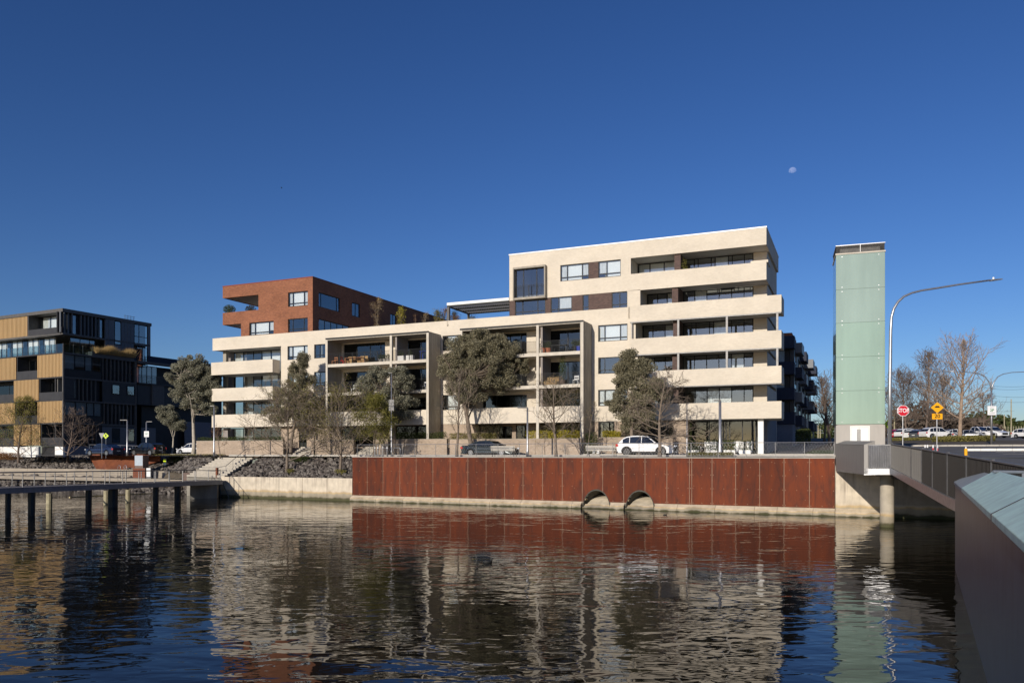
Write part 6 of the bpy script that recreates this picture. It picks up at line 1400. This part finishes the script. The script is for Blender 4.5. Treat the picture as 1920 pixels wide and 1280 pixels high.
bench(1128,1.9,2.6,'pale slatted bench with black arms left of the white suv')
for k,(px,lab) in enumerate(((719.5,'left silver bike hoop behind the fence'),(744,'right silver bike hoop behind the fence'))):
    p=WL.P(px,2.0); p.z=gz(p); t=empty('bike_hoop',p,-WL.th,label=lab,cat='bike rack',group='bike hoops behind the fence'); MB().tube([(-.38,0,0),(-.38,0,.72),(-.30,0,.82),(.30,0,.82),(.38,0,.72),(.38,0,0)],.025,8).build('hoop',M['steel'],t,smooth=True)
for k,px in enumerate((703,708.5,718,726)):
    p=WL.P(px,3.8); p.z=gz(p); t=empty('bollard',p,label=('slim dark bollard under the left end of the yellow green tree','slim dark bollard just left of the left bike hoop','slim dark bollard seen through the left bike hoop','slim dark bollard nearest the tall thin sign pole')[k],cat='bollard',group='dark bollards behind the bike hoops'); MB().lathe([(.07,0),(.07,1.05),(.04,1.08)],12).build('post',M['steeld'],t); MB().lathe([(.073,.8),(.073,.9)],12).build('reflective_band',M['white'],t)
# planters and seats outside the shopfront
def planter(px,b,w_,h,label,leafn,seed):
    p=BM.P(px,b); p.z=gz(p)+.02; t=empty('planter_box',p,-BM.th,label=label,cat='planter',group='white planters outside the shopfront'); MB().box(-w_/2,w_/2,-.25,.25,0,h).build('box',M['plant'],t,bevel=.01)
    g=MB(); rr=random.Random(seed)
    for _ in range(leafn): leafq(g,Vector((rr.uniform(-w_/2,w_/2)*1.1,rr.uniform(-.3,.3),h-.08+rr.random()**1.3*.95)),rr.uniform(.08,.16),rr)
    g.build('foliage',M['lhedge'],t)
for k,(px,w_,n) in enumerate(((1301,.95,500),(1334.5,1.0,500),(1364,.62,420),(1375.5,.3,260),(1397,1.0,420))):
    planter(px,-1.2,w_,.42,['white planter left of the small bench','white planter left of the thick lamp post','white planter just right of the thick lamp post','narrow white planter, second right of the thick lamp post','wide white planter nearest the white column'][k],n,60+k)
def wallbox(px0,px1,b,z0,z1,name,label,cat,m='plant'):
    a0,a1=BM.lx(px0,b),BM.lx(px1,b); o=MB().box(a0,a1,b,b+.35,z0,z1).build(name,M[m],loc=(BM.Ox,BM.Oy,0),bevel=.01); o.rotation_euler=(0,0,-BM.th); return tag(o,label,cat)
for k,(p0,p1) in enumerate(((1321,1343),(1376,1394),(1400,1410))): wallbox(p0,p1,.9,4.6,5.62,'cabinet',['long white cabinet behind the glass left of the lamp post','white cabinet behind the glass right of the lamp post','small white cabinet nearest the white column'][k],'cabinet')
t=BM.empty('cafe_bench',label='small pale cafe bench between two white planters',cat='bench'); 
for k in range(3): MB().box(BM.lx(1313,-1.2),BM.lx(1323,-1.2),-1.35+k*.14,-1.24+k*.14,5.05,5.09).build('seat_slat',M['concl'],t)
for px in (1313.8,1322): a=BM.lx(px,-1.2); MB().box(a-.03,a+.03,-1.3,-.98,4.7,5.048).build('leg',M['concl'],t)
for px,lab in ((1113,'small white plant pot at the end of the balcony frame'),(1121,'low white plant pot left of the white suv')): wallbox(px-2.5,px+2.5,-3.0,4.5,4.95,'plant_pot',lab,'plant pot')
# ---------------------------------------------------------------- rust prow planter, cabinets by the jetty
def WLp(px,py,b): 
    """point on the plane b metres behind the quay wall line"""
    a=WL.lx(px,b); p=WL.W(a,b); p.z=CH-(py-HY)*p.y/F; return p
pr=empty('rust_planter',(0,0,0),label='rust brown prow shaped steel viewing deck above the left rock bank',cat='planter')
f_=7.0
A_=[WLp(163,847,f_+1.2),WLp(183,884,f_-2.2),WLp(202,884,f_-2.3),WLp(191,847.5,f_+.2)]
B_=[WLp(191,847.5,f_+.2),WLp(202,884,f_-2.3),WLp(252,878,f_-1.2),WLp(252,850,f_+.2)]
C_=[WLp(252,850,f_+.2),WLp(252,878,f_-1.2),WLp(300,864,f_+.6),WLp(300,852,f_+.8)]
for q_ in (A_,B_,C_):
    back=[p+Vector((.05,.12,0)) for p in q_]; MB().add(q_+back,[(0,1,2,3),(7,6,5,4),(0,4,5,1),(1,5,6,2),(2,6,7,3),(3,7,4,0)]).build('hull_plate',M['rust_planter'],pr)
top=[WLp(163,847,f_+1.2),WLp(191,847.5,f_+.2),WLp(252,850,f_+.2),WLp(300,852,f_+.8)]; bk=[p+Vector((.4,1.6,0)) for p in top]
MB().add([p-Vector((0,0,.05)) for p in top+bk],[(0,1,5,4),(1,2,6,5),(2,3,7,6)]).build('deck',M['deck'],pr)
g=MB(); rl=[p+Vector((.15,.3,.95)) for p in top]; g.tube(rl,.04,6); g.build('rail',M['steel'],pr)
for i in range(9):
    t_=i/8*3; k=min(2,int(t_)); p=rl[k].lerp(rl[k+1],t_-k); MB().tube([p,p-Vector((0,0,.97))],.022,6).build('rail_post',M['steel'],pr)
def cab(px0,px1,py0,py1,b,dep,name,label,m,side=None,cat='cabinet'):
    a0,a1=WL.lx(px0,b),WL.lx(px1,b); p=WL.W(a0,b); z1=CH-(py0-HY)*p.y/F; z0=CH-(py1-HY)*p.y/F-.3
    t=WL.empty(name,label=label,cat=cat); MB().box(a0,a1,b,b+dep,z0,z1).build('body',M[side or m],t,bevel=.01); MB().box(a0+.03,a1-.03,b-.02,b-.001,z0+.3,z1-.04).build('door',M[m],t); return t
M['bluew']=mat('pale_blue_steel',(.42,.47,.52),.4,.06); M['brownbox']=mat('brown_box',(.16,.11,.09),.7,.15)
cab(252.5,268,853,872.5,3.2,.8,'utility_cabinet','pale blue steel cabinet in front of the rust prow deck','bluew','brownbox')
cab(249,272,877,895,3.0,.5,'rust_box','rust brown box standing below the pale blue cabinet','rust_planter','brownbox')
cab(274.5,282.5,876.5,893,2.7,.15,'sign_board','small white notice board beside the rust brown box','white','steeld','sign')
cab(342,356,886,895,1.6,.4,'step_box','dark brown box at the foot of the steps','brownbox')
cab(306,311.5,859,866,7.5,.1,'green_sign','small lime green sign standing in the rocks','lime_','steel','sign') if False else None
M['lime_']=SM['lime']; cab(306,311.5,859.5,867,6.6,.05,'green_marker','small lime green marker standing in the rocks','lime_','steel','sign')
for k,px in enumerate((223.5,235)):
    p=WL.P(px,2.6); t=empty('ladder_hoop',(p.x,p.y,0),-WL.th,label=['left silver hoop ladder rail behind the jetty','right silver hoop ladder rail behind the jetty'][k],cat='ladder',group='hoop ladder rails'); MB().tube([(-.22,0,.9),(-.22,0,2.9),(-.14,0,3.08),(0,0,3.14),(.14,0,3.08),(.22,0,2.9),(.22,0,1.5)],.025,6).build('hoop',M['steel'],t,smooth=True)
# ---------------------------------------------------------------- balcony furniture
M['wood']=mat('warm_wood',(.38,.16,.07),.6,.2); M['redc']=mat('red_plastic',(.55,.03,.02),.5,.05); M['wicker']=mat('tan_wicker',(.42,.27,.12),.8,.2,12); M['terra']=mat('terracotta',(.40,.14,.07),.8,.1); M['bluep']=mat('blue_glaze',(.03,.06,.35),.3,.05)
def bput(px,b,z): p=BM.P(px,b,z); return p
def table(px,b,z,w_,d,h,label,m):
    t=empty('table',bput(px,b,z),-BM.th,label=label,cat='table'); MB().box(-w_/2,w_/2,-d/2,d/2,h-.05,h).build('table_top',M[m],t)
    for x in (-1,1):
        for y in (-1,1): MB().box(x*(w_/2-.08)-.03,x*(w_/2-.08)+.03,y*(d/2-.08)-.03,y*(d/2-.08)+.03,0,h-.052).build('leg',M[m],t)
def chair(px,b,z,label,m,rz=0,w_=.5,h=.9):
    t=empty('chair',bput(px,b,z),-BM.th+rz,label=label,cat='chair'); MB().box(-w_/2,w_/2,-.24,.24,.4,.45).build('seat',M[m],t)
    g=MB(); g.box(-w_/2,w_/2,.2,.24,.72,h); g.box(-w_/2,w_/2,.2,.24,.52,.62); g.box(-w_/2,-w_/2+.05,.2,.24,.45,h); g.box(w_/2-.05,w_/2,.2,.24,.45,h); g.build('backrest',M[m],t)
    for x in (-1,1):
        for y in (-1,1): MB().box(x*(w_/2-.03)-.025,x*(w_/2-.03)+.025,y*.2-.025,y*.2+.025,0,.398).build('leg',M[m],t)
def pot(px,b,z,r_,h,label,m,leaf,n,ph,seed):
    t=empty('potted_plant',bput(px,b,z),label=label,cat='potted plant'); MB().lathe([(r_*.75,0),(r_,h),(r_*1.08,h),(r_*1.08,h-.04)],12).build('pot',M[m],t)
    g=MB(); leafball(g,(0,0,h+ph*.5),r_*1.3,r_*1.3,ph*.6,n,.06,.13,random.Random(seed)); g.build('foliage',M[leaf],t)
z3=14.3
chair(628,-1.9,z3,'wooden folding chair at the left end of the top balcony','wood'); chair(643,-1.6,z3,'bright red chair beside the wooden table','redc',R(90))
table(665,-1.5,z3,2.2,.8,.72,'long wooden table on the top left balcony','wood')
for px,lab in ((657,'wicker armchair behind the wooden table, nearest the red chair'),(680,'wicker armchair behind the wooden table, farthest from the red chair')):
    t=empty('armchair',bput(px,-.8,z3),-BM.th,label=lab,cat='chair'); MB().box(-.5,.5,-.35,.35,.1,.45).build('seat',M['wicker'],t,bevel=.05); MB().box(-.5,.5,.25,.4,.45,1.0).build('backrest',M['wicker'],t,bevel=.05); MB().box(-.55,-.42,-.35,.4,.45,.65).build('armrest',M['wicker'],t); MB().box(.42,.55,-.35,.4,.45,.65).build('armrest',M['wicker'],t)
for k,px in enumerate((713,721,728)): pot(px,-2.0,z3,.2,.35,['left','middle','right'][k]+' of three pale pots by the post on the top left balcony','concl','lhedge',200,.5,k)
for k,px in enumerate((752,769)):
    t=empty('planter_box',bput(px,-2.0,z3),-BM.th,label=['left','right'][k]+' white planter box on the balcony right of the post',cat='planter'); MB().box(-.42,.42,-.2,.2,0,.55).build('box',M['plant'],t); g=MB(); leafball(g,(0,0,.8),.35,.2,.35,160,.06,.12,random.Random(k)); g.build('foliage',M['lhedge'],t)
table(797,-1.6,z3,1.0,.7,.95,'dark blue high table at the right end of the left frame','bluep')
chair(664,-1.6,11.15,'white framed chair on the second balcony of the left frame','white'); chair(797,-1.6,11.15,'white chair with dark cushion on the second balcony right bay','white')
for k,(px,m) in enumerate(((1018,'terra'),(1028,'terra'),(1085,'bluep'),(1078,'black'))): pot(px,-2.05,z3,.27,.5,['left terracotta pot on the top right balcony','right terracotta pot on the top right balcony','blue glazed pot on the top right balcony','black pot beside the blue glazed pot'][k],m,'lhedge',260,.6,70+k)
table(1050,-1.7,z3,1.6,.8,.75,'dark table on the top right balcony','frame')
pot(1055,-1.7,11.15,.3,.5,'tall leafy potted tree on the second balcony of the right frame','brownbox','lhedge',900,2.4,80)
t=empty('sofa',bput(1030,-1.6,11.15),-BM.th,label='wicker sofa on the second balcony of the right frame',cat='sofa'); MB().box(-.9,.9,-.4,.4,.05,.42).build('seat',M['wicker'],t,bevel=.04); MB().box(-.9,.9,.28,.42,.42,.85).build('backrest',M['wicker'],t,bevel=.04)
chair(1080,-1.9,11.15,'white rounded chair at the right end of the second balcony','white')
pot(1283,.6,20.6,.25,.5,'yellow green potted plant on the balcony left of the brown pier','brownbox','lyellow',260,1.7,81)
# ---------------------------------------------------------------- moon and birds
m=bpy.data.materials.new('moon_surface'); m.use_nodes=True; nt=m.node_tree; N=nt.nodes; N.remove(N['Principled BSDF']); a=N.new('ShaderNodeBsdfTransparent'); b=N.new('ShaderNodeBsdfDiffuse'); tc=N.new('ShaderNodeTexCoord'); n=N.new('ShaderNodeTexNoise'); n.inputs['Scale'].default_value=.08
nt.links.new(tc.outputs['Object'],n.inputs[0]); cr_=N.new('ShaderNodeValToRGB'); cr_.color_ramp.elements[0].color=(.09,.09,.10,1); cr_.color_ramp.elements[1].color=(.19,.19,.19,1); nt.links.new(n.outputs[0],cr_.inputs[0]); nt.links.new(cr_.outputs[0],b.inputs[0]); ad=N.new('ShaderNodeAddShader'); nt.links.new(a.outputs[0],ad.inputs[0]); nt.links.new(b.outputs[0],ad.inputs[1]); nt.links.new(ad.outputs[0],N['Material Output'].inputs[0])
g=MB(); rm=7.2/F*6000; mp_=PW(1486,6000,CH+(849-321)*6000/F)
pr2=[(max(.01,rm*math.sin(math.pi*k/16)),-rm*math.cos(math.pi*k/16)) for k in range(17)]
# the lit part only: a gibbous cap turned towards the upper left
vs=[];fs=[]
nlat,nlon=16,32; ph=R(34)
ld=Vector((-.25,-.62,.74)).normalized()
def sph(i,j): th_=math.pi*i/nlat; f2=2*math.pi*j/nlon; return Vector((math.sin(th_)*math.cos(f2),math.sin(th_)*math.sin(f2),math.cos(th_)))
for i in range(nlat+1):
    for j in range(nlon): vs.append(sph(i,j)*rm)
for i in range(nlat):
    for j in range(nlon):
        c=(sph(i,j)+sph(i+1,j+1)).normalized()
        if c.dot(ld)>-.02 and c.y<.05: fs.append((i*nlon+j,(i+1)*nlon+j,(i+1)*nlon+(j+1)%nlon,i*nlon+(j+1)%nlon))
g.add(vs,fs); o=g.build('moon',m,loc=mp_,smooth=True); tag(o,'pale gibbous day moon in the blue sky at upper right','moon')
def bird(name,loc,s,label,fly):
    t=empty(name,loc,label=label,cat='bird'); g=MB(); g.lathe([(.01,-.5*s),(.14*s,-.3*s),(.2*s,0),(.13*s,.28*s),(.03*s,.45*s)],10,(0,0,.12*s),'x'); 
    if not fly: g.tube([(.3*s,0,.15*s),(.42*s,0,.34*s),(.46*s,0,.46*s),(.62*s,0,.44*s)],[.08*s,.06*s,.085*s,.015*s],7)
    else: g.tube([(.4*s,0,.12*s),(.6*s,0,.12*s)],[.07*s,.02*s],6)
    g.build('body',M['black'],t,smooth=True)
    if fly:
        for s_ in (-1,1): MB().add([(.2*s,s_*.1*s,.15*s),(-.2*s,s_*.1*s,.15*s),(-.25*s,s_*.7*s,.5*s),(-.1*s,s_*1.2*s,.4*s),(.05*s,s_*.7*s,.53*s)],[(0,1,2,3,4)]).build('wing',M['black'],t)
    return t
Yd=CH*F/(1054-849); bird('water_bird',PW(914,Yd,-.02),.42,'small black water bird swimming in front of the rust red wall reflection',False)
bird('water_bird',PW(1247,CH*F/(965-849),-.02),.3,'tiny black water bird close to the ledge right of the culverts',False)
p=PW(528,160,CH+(849-353)*160/F); bird('flying_bird',p,.35,'tiny distant bird flying high in the left sky',True)
